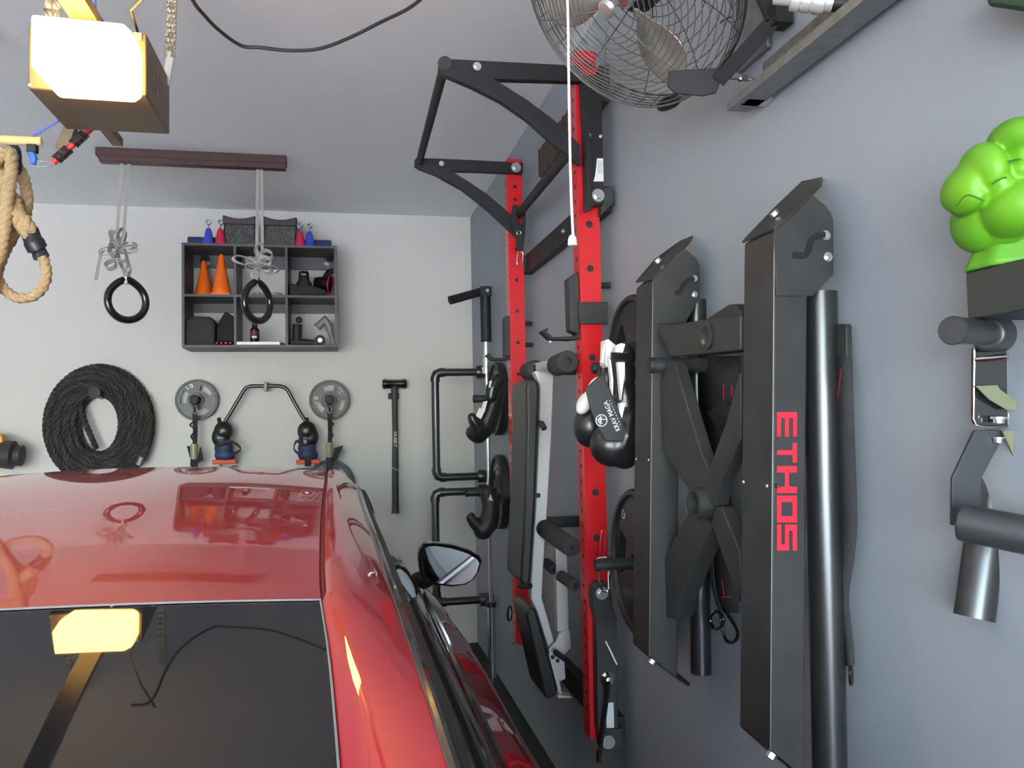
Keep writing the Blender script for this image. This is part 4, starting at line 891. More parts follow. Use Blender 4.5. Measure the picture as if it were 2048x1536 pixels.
# ---------------------------------------------------------------- near plates, pegs, krav maga gloves
ynp = 2.36; zn1 = ony(1195,735,2.34).z; zn2 = ony(1197,1133,2.34).z
wplate(ynp, zn1, XW-.05, .222, 'black plate on the upper near peg half hidden behind the far black steel beam')
T = None
wplate(ynp, zn2, XW-.05, .222, 'black plate lettered G on the lower near peg behind the far black steel beam', [("G",130,.172,.040,2)], 30)
wall_peg(ynp, zn1, XW-ony(1192,735,ynp).x, 'near upper storage peg carrying the black and white boxing gloves', .017)
wall_peg(ynp, zn2, XW-ony(1198,1132,ynp).x, 'near lower storage peg carrying a chrome carabiner', .017)
T = thing('carabiner', 'long chrome carabiner hanging from the tip of the near lower peg', 'carabiner', ony(1204,1178,ynp-.03))
b = B(); xk = ony(1202,1130,ynp).x+.008
def xc(dy, dz): return V((xk, ynp+dy, zn2+dz))
kk = [xc(-.0,.021), xc(-.022,.012), xc(-.024,-.03), xc(-.010,-.075), xc(.004,-.082), xc(.014,-.07), xc(.022,-.03), xc(.021,.012)]
b = B(); k = mpp(xc(0,0)); pts = [xc(0,0)+V((k*q[0]*.95, -.03+.03*abs(q[0])/14, -k*q[1])) for q in ((-12,-14),(0,-18),(10,-16),(16,-8),(14,10),(8,36),(2,48),(-6,48),(-10,38),(-14,10),(-15,-5))]
b.tube(catmull(pts+[pts[0]],5)[:-1], .0034, 8, closed=True); b.build('snap_body', CHR, T)
b = B(); b.tube([pts[4]+V((-.006,0,0)), pts[6]+V((.004,0,.004))], .0028, 8); b.build('gate', CHR, T)
T = thing('carabiner', 'red coated carabiner against the near red upright above the chrome one', 'carabiner', ony(1204,1110,Y2-.012))
carab(T, [(1204,1061),(1210,1066),(1210,1090),(1207,1116),(1202,1120),(1200,1100),(1202,1070)], Y2-.012, .0028, REDR, 'snap_body')
yg = 2.20
T = thing('boxing_glove', 'black boxing glove with white side panel, behind its lettered mate on the near peg', 'boxing glove', ony(1180,900,yg+.1), 'boxing gloves on the near upper peg')
b = blobs(yg+.10, [(1181,850,36,46,8,0,.05),(1195,810,26,40,15,0,.04),(1212,760,20,50,10,0,.035)]); b.build('fist', LEATH, T, remesh=.007, smooth=8)
b = blobs(yg+.083, [(1170,806,15,26,30,-.02,.035),(1190,775,14,26,32,-.01,.03)]); b.build('white_panel', WHITE, T, remesh=.006, smooth=5)
b = B(); b.prism([ony(*q,yg+.03) for q in ((1203,726),(1206,700),(1209,684),(1212,690),(1209,726))], (0,.02,0)); b.prism([ony(*q,yg+.035) for q in ((1212,680),(1217,678),(1232,690),(1228,712),(1216,735),(1210,728))], (0,.05,0)); b.build('cuff_edge', WHITE, T, bevel=.002)
T = thing('boxing_glove', 'black boxing glove with white trims and lettered wrist strap on the near peg', 'boxing glove', ony(1230,940,yg), 'boxing gloves on the near upper peg')
b = blobs(yg, [(1222,890,44,44,-15,0,.055),(1248,905,30,34,0,0,.05),(1235,850,34,60,-12,0,.05),(1248,800,26,60,-8,0,.045),(1245,740,26,50,-5,0,.04)]); chain(yg, [(1262,830,13,-.04),(1254,870,15,-.05),(1246,895,13,-.045)], b); b.build('fist', LEATH, T, remesh=.006, smooth=8)
b = blobs(yg, [(1247,712,24,28,0,.0,.042)]); b.build('cuff', LEATH, T, remesh=.006, smooth=3)
ST = [ony(*q,yg-.062) for q in ((1171,777),(1203,748),(1209,752),(1220,777),(1238,820),(1253,862),(1252,872),(1243,884),(1212,882),(1196,855),(1180,815))]
b = B(); b.prism(ST, (0,.007,0)); b.build('wrist_strap', mat('grey_wrist_strap',(.030,.030,.031),.45), T, bevel=.003)
b = B()
def tpx(s, c, d, size, dep=-.0635, sx=1.0):
    o_ = ony(*c, yg+dep); r_ = ony(c[0]+d[0], c[1]+d[1], yg+dep)-o_; u_ = ony(c[0]+d[1], c[1]-d[0], yg+dep)-o_; text(b, s, o_, r_, u_, size*mpp(o_), sx)
tpx('KRAV MAGA', (1224,832), (-24,-54), 14, sx=.82); [b.cyl(ony(1241-k*2.6,850-k*5.9,yg-.0635), ony(1239.9-k*2.6,847.4-k*5.9,yg-.0635), .0011, n=6) for k in range(9)]
c_ = ony(1203,841,yg-.064); b.torus(c_, .0155, .0014, (0,1,0), 28, 6); b.torus(c_, .0085, .0013, (0,1,0), 20, 6, arc=(-PI*.6,PI*.6)); b.torus(c_+V((.002,0,0)), .0045, .0011, (0,1,0), 16, 6, arc=(-PI*.5,PI*.5))
b.bar(c_+V((-.012,0,.002)), c_+V((.013,0,.003)), .0012, .002); b.bar(c_+V((-.004,0,-.012)), c_+V((-.003,0,.012)), .0012, .002)
tag(b.build('strap_lettering', LITE, T), kind='stuff')
b = B()
for pix, d_ in (([(1218,716),(1222,720),(1227,760),(1226,792),(1223,790),(1223,760)],-.056),([(1236,724),(1250,724),(1250,750),(1246,775),(1243,800),(1240,770)],-.056),([(1234,690),(1243,686),(1251,688),(1246,706),(1231,704)],-.045),([(1240,806),(1252,805),(1250,812),(1244,838),(1240,830),(1238,822)],-.057)):
    b.prism([ony(*q,yg+d_) for q in pix], (0,.02,0))
b.build('white_trim', WHITE, T, bevel=.001)
b = B(); b.ribbon([ony(1222,711,yg-.052), ony(1240,713,yg-.052), ony(1268,712,yg-.03)], (0,0,.016), .005); b.build('cuff_strap', LEATH, T)

# ---------------------------------------------------------------- black steel beams (folded sled pieces)
def beam(yn, dep, face, gus, topq, nm_lab, tube_px, tube_r, botq=None, txt=False, bolts=(), slot_shade=None):
    T = thing('steel_beam', nm_lab, 'beam', ony(*face[-1], yn), 'tall black steel beams on the right wall')
    b = B(); b.prism([ony(*q,yn) for q in face], (0,dep,0)); b.build('box_section', BLK2, T, bevel=.003)
    b = B(); P_ = [ony(*q,yn-.004) for q in gus]; b.prism(P_, (0,.004,0)); b.build('gusset_plate', BLK2, T, bevel=.001)
    b = B(); b.prism([ony(*q,yn+dep*.62) for q in gus], (0,.004,0)); b.build('gusset_plate', BLK2, T, bevel=.001)
    def slab(q, nm):
        # q: near-low, near-high, tip-near, tip-far, far-high, far-low (photo points with y depth)
        P = [ony(a,c,y_) for a,c,y_ in q]; n_ = (P[1]-P[0]).cross(P[-1]-P[0]).normalized(); n_ = n_ if n_.z > 0 or nm == 'foot_plate' else -n_
        b = B(); b.prism(P, n_*.005); b.build(nm, BLK2, T, bevel=.001)
    slab(topq, 'cap_plate')
    if botq: slab(botq, 'foot_plate')
    (a,c) = tube_px; b = B(); A_, C_ = a, c; b.lathe([(tube_r*.86,.02),(tube_r*.86,0),(tube_r,0),(tube_r,(C_-A_).length),(tube_r*.86,(C_-A_).length),(tube_r*.86,(C_-A_).length-.03),(0,(C_-A_).length-.03)], A_, (C_-A_), 40); b.build('round_tube', GUN, T)
    if slot_shade:
        b = B(); pts = [ony(q[0],q[1],yn-.0055) for q in slot_shade[0]]; w = slot_shade[1]
        b.ribbon(pts, [(lambda d: V((-d.z,0,d.x)).normalized()*w)(pts[min(i+1,len(pts)-1)]-pts[max(i-1,0)]) for i in range(len(pts))], .002); b.build('slot_shade', mat('black_slot_shade',(.006,.006,.006),.8), T)  # dark ribbon painted in for the shade of an open slot
    if True:
        e_ = [q for q in face if abs(q[0]-face[0][0]) < 10]
        b = B(); p_, q_ = ony(*face[0],yn), ony(*face[-1],yn); b.tube([p_+V((-.0006,-.0006,0)), q_+V((-.0006,-.0006,0))], .0013, 6); b.build('edge_highlight', mat('edge_highlight_grey',(.16,.16,.16),.5,metal=.5), T)  # lighter line painted in as the highlight along the front edge
    for q in bolts: bolt(T, q[0], q[1], yn-.004, q[2], m=CHR, h=.008)
    return T
# near beam
yn = 1.345
A_ = ony(1640,585,1.385); C_ = ony(1661,1600,1.385); A_.x += .0; kx = .031
T = beam(yn, .115, [(1549,462),(1583,437),(1626,470),(1626,592),(1615,594),(1611,1000),(1609,1560),(1541,1499)],
     [(1549,460),(1583,434),(1627,391),(1650,410),(1662,425),(1667,440),(1667,548),(1625,592),(1552,592)],
     [(1549,460,yn),(1583,434,yn),(1627,389,yn),(1643,373,yn+.02),(1646,358,yn+.09),(1606,366,yn+.115),(1545,425,yn+.115),(1486,487,yn+.115)],
     'tall near black steel beam with red lettering on the right wall', (A_, C_), kx,
     [(1541,1499,yn),(1609,1558,yn),(1618,1570,yn),(1600,1560,yn+.1),(1560,1520,yn+.115),(1479,1447,yn+.115)], bolts=((1651,471,.009),(1655,514,.009)),
     slot_shade=(catmull([(V((px_,py_,0))) for px_,py_ in ((1586,510),(1608,511),(1617,500),(1622,482),(1634,472),(1650,470))],4), .0115))

# blocky letters down the face: right of the text is down, its top faces the wall
LET = {'E':[(0,0,.24,1),(.24,0,1,.20),(.24,.40,1,.60),(.24,.80,1,1)],
       'T':[(0,.78,1,1),(.38,0,.62,.78)],
       'H':[(0,0,.24,1),(.76,0,1,1),(.24,.40,.76,.60)],
       'O':[(0,0,.24,1),(.76,0,1,1),(.24,0,.76,.22),(.24,.78,.76,1)],
       'S':[(0,.78,1,1),(0,.40,.24,.78),(.24,.40,1,.60),(.76,.22,1,.40),(0,0,1,.22)]}
rows = [('E',824,872),('T',887,936),('H',951,985),('O',991,1045),('S',1049,1101)]
rows = [('E',824,873),('T',885,925),('H',932,986),('O',991,1045),('S',1049,1101)]
b = B()
for ch, y0_, y1_ in rows:
    for (a,c,d,e) in LET[ch]:
        pts = []
        for uu, vv in ((a,c),(d,c),(d,e),(a,e)):
            py = y0_+(y1_-y0_)*uu; px = 1553.5+40*vv; pts.append(ony(px,py,yn-.0006))
        b.prism(pts, (0,-.0009,0))
b.build('lettering', REDTX, T, bevel=0)
for px, py in ((1553,972),): bolt(T, px, py, yn, .005, m=GUN, h=.004)
for px, py in ((1487,964),(1534,972)):
    b = B(); p = onx(px,py,ony(1546,970,yn).x-.001); b.lathe([(0,0),(.004,0),(.003,.002),(0,.003)], p, (-1,0,0), 12); b.build('rivet', ZINC, T)
b = B(); p = ony(1551,430,yn+.07); b.lathe([(0,0),(.009,0),(.009,.008),(0,.009)], p, (-.7,0,.7), 6); b.build('cap_bolt', ZINC, T)
b = B(); p = ony(1546,1506,yn+.02); b.lathe([(0,0),(.009,0),(.009,.010),(0,.011)], p, (-.6,0,-.8), 6); b.build('foot_bolt', ZINC, T)
# far beam
yn = 1.92
A_ = ony(1392,600,1.985); C_ = ony(1402,1346,1.985)
T = beam(yn, .12, [(1306,562),(1325,545),(1372,590),(1368,650),(1360,656),(1357,1000),(1355,1360),(1299,1312)],
     [(1306,560),(1325,543),(1371,498),(1392,516),(1400,530),(1400,594),(1372,645),(1308,648)],
     [(1306,560,yn),(1325,543,yn),(1371,496,yn),(1380,486,yn+.02),(1387,474,yn+.10),(1362,484,yn+.12),(1312,520,yn+.12),(1273,566,yn+.12)],
     'far black steel beam with cut-corner ends beside the second red upright', (A_, C_), .0265,
     [(1299,1312,yn),(1355,1360,yn),(1376,1374,yn+.03),(1378,1370,yn+.06),(1345,1342,yn+.12),(1270,1276,yn+.12)], bolts=((1389,557,.008),(1389,589,.008)),
     slot_shade=([V((1350,586,0)),V((1359,586,0)),V((1366,570,0)),V((1376,560,0)),V((1388,557,0))], .012))
b = B(); p = ony(1318,524,yn+.05); b.lathe([(0,0),(.009,0),(.009,.010),(0,.011)], p, (-.7,0,.7), 6); b.build('cap_bolt', ZINC, T)
b = B(); p = ony(1307,1320,yn+.02); b.lathe([(0,0),(.009,0),(.009,.010),(0,.011)], p, (-.6,0,-.8), 6); b.build('foot_bolt', ZINC, T)
for px, py in ((1273,918),(1298,920)):
    b = B(); p = onx(px,py,ony(1304,920,yn).x-.001); b.lathe([(0,0),(.004,0),(.003,.002),(0,.003)], p, (-1,0,0), 12); b.build('rivet', ZINC, T)
# crossed arms between the beams
xX = .775
def xp(px,py,d=0): return onx(px,py,xX+d)
hub = xp(1405,1006)
T = thing('crossed_brace', 'black X-shaped steel brace with an open round hub between the two black beams', 'brace', xp(1405,1235))
def arm(pix, d=0, w=.03, nm='arm'):
    b = B(); b.prism([xp(*q,d) for q in pix], (w,0,0)); return b.build(nm, BLK2, T, bevel=.003)
arm([(1320,770),(1336,720),(1348,722),(1400,900),(1432,975),(1396,1000),(1380,985),(1326,900)])
arm([(1480,742),(1480,880),(1440,965),(1432,1012),(1400,998),(1420,930),(1450,850)], .0)
arm([(1318,1140),(1350,1075),(1384,1010),(1424,1050),(1400,1100),(1362,1190),(1352,1236),(1322,1236),(1317,1225)], .002, .045)
arm([(1422,1048),(1432,1012),(1442,1014),(1478,1100),(1480,1170),(1478,1205)], .004)
b = B(); R_ = .035; b.lathe([(R_*.74,0),(R_,0),(R_,.055),(R_*.74,.055),(R_*.74,0)], hub+V((-.022,0,0)), (1,0,0), 36); b.build('hub_ring', BLK2, T, ang=50)
b = B(); b.lathe([(0,.05),(R_*.74,.05)], hub+V((-.022,0,0)), (1,0,0), 36); b.build('hub_floor', RUB, T)
# upper sleeve arm
T = thing('sleeve_arm', 'black box-section arm with a round cup above the X-shaped brace', 'arm', xp(1400,700))
b = B(); b.prism([xp(*q,-.012) for q in ((1317,664),(1326,652),(1402,640),(1480,632),(1480,700),(1410,708),(1342,714))], (.06,0,0)); b.build('box_arm', BLK2, T, bevel=.003)
b = B(); b.prism([xp(*q,.055) for q in ((1398,646),(1456,609),(1470,608),(1481,622),(1481,660),(1440,668))], (.05,0,0)); b.build('rear_plate', BLK2, T, bevel=.004)
b = B(); c_ = xp(1416,672,-.012); b.lathe([(.014,.004),(.024,-.006),(.029,-.006),(.029,.002),(.014,.020),(0,.020)], c_, (1,0,0), 32); b.build('round_cup', GUN, T, ang=50)
wall_peg(1.905, ony(1310,730,1.89).z, XW-ony(1311,730,1.89).x, 'short grey storage peg between the far black beam and the X-shaped brace', .0185)
# straps hanging on the wall beside the beams
T = thing('suspension_strap', 'black ribbed webbing strap with ring hanging behind the near black beam', 'strap', onx(1700,1360,XW-.02), 'webbing straps behind the beams')
def wp(px,py,d=.02): return onx(px,py,XW-d)
b = B(); b.prism([wp(*q,.03) for q in ((1664,648),(1690,648),(1692,652),(1693,722),(1664,722))], (.012,0,0)); b.build('wall_anchor', BLK2, T, bevel=.002)
b = B(); rows = [(1672,715,1694,715),(1668,800,1697,800),(1668,900,1700,900),(1675,1000,1704,1000),(1676,1060,1704,1060),(1672,1120,1698,1120),(1668,1190,1688,1190),(1676,1240,1692,1240),(1684,1300,1698,1300),(1688,1332,1699,1332)]
P0 = catmull([wp(a+6,c,.03) for a,c,d,e in rows],4); P1 = catmull([wp(d+10,e,.03) for a,c,d,e in rows],4)
b.grid([[p,q] for p,q in zip(P0,P1)]); b.build('webbing', mat('ribbed_grey_webbing',(.035,.037,.042),.8,bump=.8,bscale=420), T, solid=.004)
b = B(); c_ = wp(1702,1350,.03); b.torus(c_, .0155, .0038, (1,-.75,0), 26, 8, ex=1.0); b.build('ring', CHR if False else RINGM, T)
b = B(); b.ribbon([wp(1682,738,.034), wp(1679,770,.034), wp(1675,800,.034)], (0,.0015,0), .001); b.build('red_stitch', REDTX, T)
T = thing('suspension_strap', 'black webbing strap with red stitching and two snap hooks between the beams', 'strap', wp(1455,1290), 'webbing straps behind the beams')
b = B(); rows = [(1400,712,1480,712),(1400,800,1480,800),(1412,860,1470,860),(1400,960,1460,960),(1420,1080,1470,1080),(1428,1150,1470,1150),(1440,1225,1478,1225)]
P0 = catmull([wp(a,c,.035) for a,c,d,e in rows],3); P1 = catmull([wp(d,e,.035) for a,c,d,e in rows],3); b.grid([[p,q] for p,q in zip(P0,P1)]); b.build('webbing', WRAP, T, solid=.005)
b = B(); b.ribbon(catmull([wp(1424,1090,.05), wp(1424,1150,.05), wp(1432,1195,.05), wp(1442,1225,.05)],4), (0,.018,0), .003); b.build('side_loop', WRAP, T)
b = B(); b.prism([wp(*q,.055) for q in ((1414,826),(1446,798),(1470,828),(1436,860))], (.004,0,0)); b.build('folded_flap', WRAP, T)
for q in (((1447,768),(1447,800)),((1464,771),(1464,790)),((1444,1160),(1448,1190)),((1444,1194),(1462,1194))):
    b = B(); b.ribbon([wp(*q[0],.058), wp(*q[1],.058)], (0,.003,.002), .0012); b.build('red_stitch', REDTX, T)
def snap(T, pix, d):
    b = B(); pts = [wp(*q,d) for q in pix]; b.tube(catmull(pts+[pts[0]],5)[:-1], .0042, 8, closed=True); b.build('snap_hook', RINGM, T)
snap(T, [(1432,1222),(1442,1228),(1447,1240),(1442,1254),(1430,1257),(1422,1246),(1422,1232)], .05)
snap(T, [(1440,1222),(1450,1222),(1474,1260),(1472,1280),(1458,1284),(1448,1270)], .045)

# ---------------------------------------------------------------- right edge: shelf, foam fist, barbell attachment
xs = .835
T = thing('wall_ledge', 'dark grey block ledge on the right wall under the green foam fist', 'ledge', onx(1980,640,.9))
pt = onx(1931,545,xs); pb = onx(1932,640,xs)
b = B(); b.bx(xs, XW-.001, .70, pt.y, pb.z, pt.z); b.build('block', mat('dark_green_grey_laminate',(.030,.036,.034),.55), T, bevel=.002)
Df = 1.10
def bl(L_, b, D=Df):
    for (px,py,rx,ry,rot,dd,rd) in L_:
        c = CAM+ray(px,py)*(D+dd); k = (D+dd)/FPX
        M_ = Matrix((Rt, Fw, Up)).transposed() @ Matrix.Rotation(math.radians(rot),3,'Y')
        b.ell(c, (rx*k, rd, ry*k), M_, 28)
T = thing('foam_fist', 'oversized lime green foam fist standing on the dark wall ledge', 'foam fist', onx(1990,540,.86))
b = B()
bl([(1922,378,28,46,12,-.02,.040),(1934,398,26,34,25,-.025,.036)], b)
bl([(1964,345,36,58,-6,-.035,.045),(1982,375,30,34,20,-.04,.036)], b)
bl([(2026,276,38,38,0,-.045,.045),(2022,320,26,30,0,-.035,.04)], b)
bl([(2024,345,20,24,0,-.05,.03),(2040,350,30,50,0,-.03,.05)], b)
bl([(2018,420,52,58,10,-.045,.055),(2052,380,50,60,0,-.04,.05),(1950,450,36,56,-12,.0,.045),(2000,450,60,56,0,-.01,.055),(1996,360,70,80,0,.02,.05)], b)
o_ = b.build('fist', GREEN, T, remesh=.0028, smooth=4)
b = B(); rows = []
for py, hw, dep in ((478,48,.045),(496,52,.048),(515,58,.050),(530,64,.052),(541,68,.054)):
    row = []
    for i in range(33):
        a = 2*PI*i/32; c = CAM+ray(2010,py-3)*Df; k = Df/FPX; fl_ = 1+.05*math.sin(7*a)
        row.append(c+Rt*math.cos(a)*hw*k*fl_*1.0+(V((Fw.x,Fw.y,0)).normalized())*math.sin(a)*dep*fl_)
    rows.append(row)
b.grid(rows); b.build('wrist_cuff', GREEN, T, ang=60, solid=.006)
for q in (((1985,368),(2003,357),(2013,355)),((1912,412),(1930,392),(1945,392),(1968,402)),((2005,330),(2020,322),(2040,318))):
    b = B(); b.tube(catmull([CAM+ray(*p_)*(Df-.076) for p_ in q],4), .0011, 6); b.build('crease', mat('dark_green_crease',(.03,.12,.01),.6), T)
# barbell attachment
T = thing('barbell_attachment', 'black steel bar attachment with angled round tubes hanging below the dark ledge', 'attachment', CAM+ray(1960,1245)*1.2)
def dp(px,py,D): return CAM+ray(px,py)*D
b = B(); a = dp(1906,661,1.06); c = dp(2030,668,1.22); b.cyl(a, c, .0178, n=32); b.build('grip_tube', GUN2, T)
b = B(); d = (a-c).normalized(); b.lathe([(.0178,-.004),(.0188,0),(.0175,.003),(0,.004)], a, d, 32); b.build('grip_cap', BLK2, T)
b = B(); a2 = a.lerp(c,.50); c2 = a.lerp(c,1.15); b.cyl(a2+V((0,0,-.002)), c2+V((0,0,-.002)), .024, .027, 32); b.box(a.lerp(c,.9)+V((.01,0,-.018)), (.06,.05,.04)); b.build('collar', GUN2, T, bevel=.004)
b = B(); P = [dp(*q,1.17) for q in ((1947,696),(2060,700),(2060,853),(1962,852),(1950,848),(1946,838))]; b.prism(P, Fw*.006); b.build('side_plate', mat('gloss_black_plate',(.014,.016,.016),.10,coat=.6), T, bevel=.001)
b = B(); b.tube([dp(*q,1.168) for q in ((1949,696),(1947,838),(1952,849),(1962,853),(2014,855),(2018,850),(2018,826))], .0013, 6); b.build('plate_edge', CHR, T)
b = B(); b.cyl(dp(1953,719,1.165), dp(2016,713,1.13), .0035, .005, 14); b.build('chrome_rod', CHR, T)
b = B(); b.prism([dp(*q,1.155) for q in ((1952,772),(1996,770),(2000,778),(2046,812),(2038,820),(2014,820),(1980,800))], Fw*.004); b.build('canvas_tab', OLIVE, T, bevel=.001)
b = B(); b.lathe([(0,0),(.007,0),(.007,.006),(.011,.006),(.011,.009),(0,.010)], dp(1998,846,1.155), Up, 12); b.build('plate_bolt', CHR, T)
b = B(); b.prism([dp(*q,1.17) for q in ((1950,860),(2002,860),(2008,872),(1963,957),(1963,1008),(1962,1012),(1930,1012),(1908,1052),(1903,1050),(1905,955))], Fw*.006); b.build('angled_plate', mat('satin_black_plate',(.030,.034,.038),.35), T, bevel=.001)
b = B(); b.lathe([(0,0),(.006,0),(.006,.006),(.009,.006),(.009,.008),(0,.009)], dp(1997,885,1.165), Up, 12); b.build('plate_bolt', CHR, T)
b = B(); b.prism([dp(*q,1.16) for q in ((2006,862),(2060,862),(2060,985),(2046,958))], Fw*.004); b.build('canvas_flap', OLIVE, T)
b = B(); a = dp(1948,1236,1.20); c = dp(2022,700,1.26); b.lathe([(.0275*.86,.03),(.0275*.86,0),(.0275,0),(.0275,(c-a).length)], a, c-a, 40); b.lathe([(0,.03),(.0275*.86,.03)], a, c-a, 40); b.build('angled_sleeve', GUN, T)
b = B(); b.cyl(dp(1922,1044,1.12), dp(2110,1082,1.04), .0255, n=32); b.build('cross_tube', GUN2, T, bevel=.003)
b = B(); b.bx(dp(2040,760,1.22).x-.02, XW-.001, dp(2040,760,1.22).y-.02, dp(2040,760,1.22).y+.02, dp(2040,760,1.22).z-.05, dp(2040,760,1.22).z+.05); b.build('wall_mount', BLK, T)
T = None
b = B(); P = [onx(*q,XW-.06) for q in ((1966,-40),(1972,13),(2000,16),(2048,24),(2090,34),(2090,-60))]; b.prism(P, (.058,0,0)); tag(b.build('green_case', DGREEN, bevel=.006), 'dark green case corner mounted at the very top right of the wall', 'case')
# ---------------------------------------------------------------- red car
CX = -.53
def mono(tab, y):
    """smooth interpolation of table rows [y, v...]"""
    ys = [r[0] for r in tab]
    if y <= ys[0]: return tab[0][1:]
    if y >= ys[-1]: return tab[-1][1:]
    i = max(k for k in range(len(ys)-1) if ys[k] <= y); t = (y-ys[i])/(ys[i+1]-ys[i])
    out = []
    for c in range(1, len(tab[0])):
        p1, p2 = tab[i][c], tab[i+1][c]; h = ys[i+1]-ys[i]
        def sl(k):
            if k <= 0: return (tab[1][c]-tab[0][c])/(ys[1]-ys[0])
            if k >= len(ys)-1: return (tab[-1][c]-tab[-2][c])/(ys[-1]-ys[-2])
            a = (tab[k][c]-tab[k-1][c])/(ys[k]-ys[k-1]); b_ = (tab[k+1][c]-tab[k][c])/(ys[k+1]-ys[k])
            return 0 if a*b_ <= 0 else 2*a*b_/(a+b_)
        m1, m2 = sl(i)*h, sl(i+1)*h
        out.append((2*t**3-3*t*t+1)*p1+(t**3-2*t*t+t)*m1+(-2*t**3+3*t*t)*p2+(t**3-t*t)*m2)
    return out
ZCT = [(-.70,.965),(-.50,.985),(-.38,1.005),(-.2,1.075),(0,1.138),(.2,1.197),(.4,1.252),(.6,1.303),(.75,1.339),(.85,1.362),(.93,1.379),(1.05,1.3955),(1.2,1.412),(1.4,1.429),(1.7,1.447),(1.95,1.4565),(2.2,1.4625),(2.4,1.464),(2.48,1.458),(2.55,1.444),(2.8,1.29),(3.05,1.09),(3.2,1.01),(3.7,.965),(4.15,.89),(4.32,.74)]
DXT = [(-.70,.02,.02),(-.45,.03,.024),(0,.027,.022),(.4,.012,.021),(.6,.003,.021),(.9,-.014,.022),(1.1,-.030,.022),(1.5,-.038,.0225),(2.0,-.042,.023),(2.4,-.045,.024),(2.55,-.02,.029),(2.8,.05,.06),(3.05,.13,.06),(3.2,.16,.035),(3.7,.14,.03),(4.15,.10,.03),(4.32,.02,.02)]
SIDE = [  # y: trim x,z  belt x,z  shoulder x,z  mid x,z  sill x,z
 (-.74,.10,.93,.16,.90,.24,.82,.27,.60,.22,.30),
 (-.60,.12,.965,.20,.945,.31,.85,.35,.60,.31,.26),
 (-.25,.14,1.03,.24,.965,.375,.84,.41,.58,.37,.22),
 (.2,.125,1.155,.255,.98,.40,.83,.425,.55,.38,.20),
 (.45,.105,1.225,.265,.985,.41,.82,.425,.55,.38,.20),
 (.69,.087,1.290,.268,.98,.415,.81,.425,.55,.38,.20),
 (.85,.077,1.322,.270,.978,.418,.81,.428,.55,.38,.20),
 (1.1,.068,1.342,.271,.976,.42,.80,.43,.55,.38,.20),
 (1.5,.061,1.355,.272,.974,.425,.80,.43,.55,.38,.20),
 (2.0,.052,1.370,.276,.972,.428,.79,.43,.55,.38,.20),
 (2.40,.047,1.385,.280,.970,.43,.79,.43,.55,.38,.20),
 (2.55,.06,1.355,.280,.968,.43,.79,.43,.55,.38,.20),
 (2.8,.125,1.18,.280,.966,.43,.79,.43,.55,.38,.20),
 (3.05,.21,1.00,.285,.962,.425,.78,.43,.55,.38,.20),
 (3.2,.23,.968,.29,.955,.42,.78,.425,.55,.38,.20),
 (3.7,.22,.93,.28,.915,.395,.77,.41,.52,.37,.22),
 (4.15,.14,.85,.20,.83,.30,.70,.33,.48,.30,.24),
 (4.32,.04,.70,.10,.68,.18,.60,.20,.45,.18,.28)]
YE = 1.01
def zroof(y): return 1.464 - .040*(2.42-y)**2 - .0128*(math.exp(-(y-.9)/.2)-math.exp(-1.52/.2))
def Zc(y, u):
    ye = YE+.030*u*u
    if y > 2.42: return mono(ZCT, y)[0]
    if y >= ye: return zroof(y)
    if y >= -.38:
        d = ye-y; k = min(d,.45); return zroof(ye) - .238*k - .115*k*k - .25*(d-k)
    return mono(ZCT, y)[0]
def E(y):
    z = Zc(y,1); x, d = mono(DXT, y); return [x, z-d, z]
def D(y): return mono(SIDE, y)
CAR = thing('car', 'glossy red car parked nose-in below the wall shelf', 'car', (CX, 1.9, 0))
def mir(p): return V((2*CX-p.x, p.y, p.z))
def sidepart(name, m, rowsf, ys, both=True, **k):
    out = []
    for sg in ((1,-1) if both else (1,)):
        b = B(); rows = []
        for y in ys:
            r = rowsf(y); rows.append([p if sg > 0 else mir(p) for p in r])
        b.grid(rows); out.append(b.build(name, m, CAR, ang=50, **k))
    return out
def yr_(a, c, n): return [a+(c-a)*i/(n-1) for i in range(n)]
# roof skin between the ditches
def across(y0, n=25, dz=0):
    r = []
    for i in range(n):
        u = -1+2*i/(n-1); k = max(0, 1-abs(y0-YE)/.6); y = y0+.030*u*u*k*k*(3-2*k)
        x_, d_ = mono(DXT, y); w = x_-CX
        r.append(V((CX+w*u, y, Zc(y,u)-d_*abs(u)**2.2+dz)))
    return r
b = B(); b.grid([across(y) for y in yr_(YE+.004,2.46,60)]); ro = b.build('roof', CARR, CAR, ang=60)
b = B(); b.grid([across(y,25,-.0005) for y in yr_(2.46,3.16,30)]); b.build('windshield', GLS, CAR, ang=60)
b = B(); b.grid([across(y,25,-.001) for y in yr_(-.38,YE-.003,46)]); b.build('rear_window', GLS, CAR, ang=60)
b = B(); b.grid([across(y) for y in yr_(-.70,-.38,14)]); b.build('trunk_lid', CARR, CAR, ang=60)
b = B(); b.grid([across(y) for y in yr_(3.16,4.32,30)]); b.build('hood', CARR, CAR, ang=60)
# gasket round the rear window
for sg in (1,-1):
    b = B(); pts = [V((E(y)[0]-.001, y, E(y)[1]+.0008)) for y in yr_(-.38,1.036,30)]; b.tube([p if sg > 0 else mir(p) for p in pts], .0014, 6); b.build('window_gasket', mat('pale_gasket_edge',(.22,.21,.22),.35), CAR)
b = B(); pts = [p+V((0,0,.0004)) for p in across(YE)]; b.tube(pts, .0013, 6); b.build('window_gasket', mat('pale_gasket_edge',(.22,.21,.22),.35), CAR)
for y in (.36,.44,.52,.60):
    b = B(); b.tube([p+V((0,0,.0004)) for p in across(y)][1:-1], .0006, 4); b.build('defroster_line', mat('rusty_heater_line',(.20,.08,.06),.5), CAR)
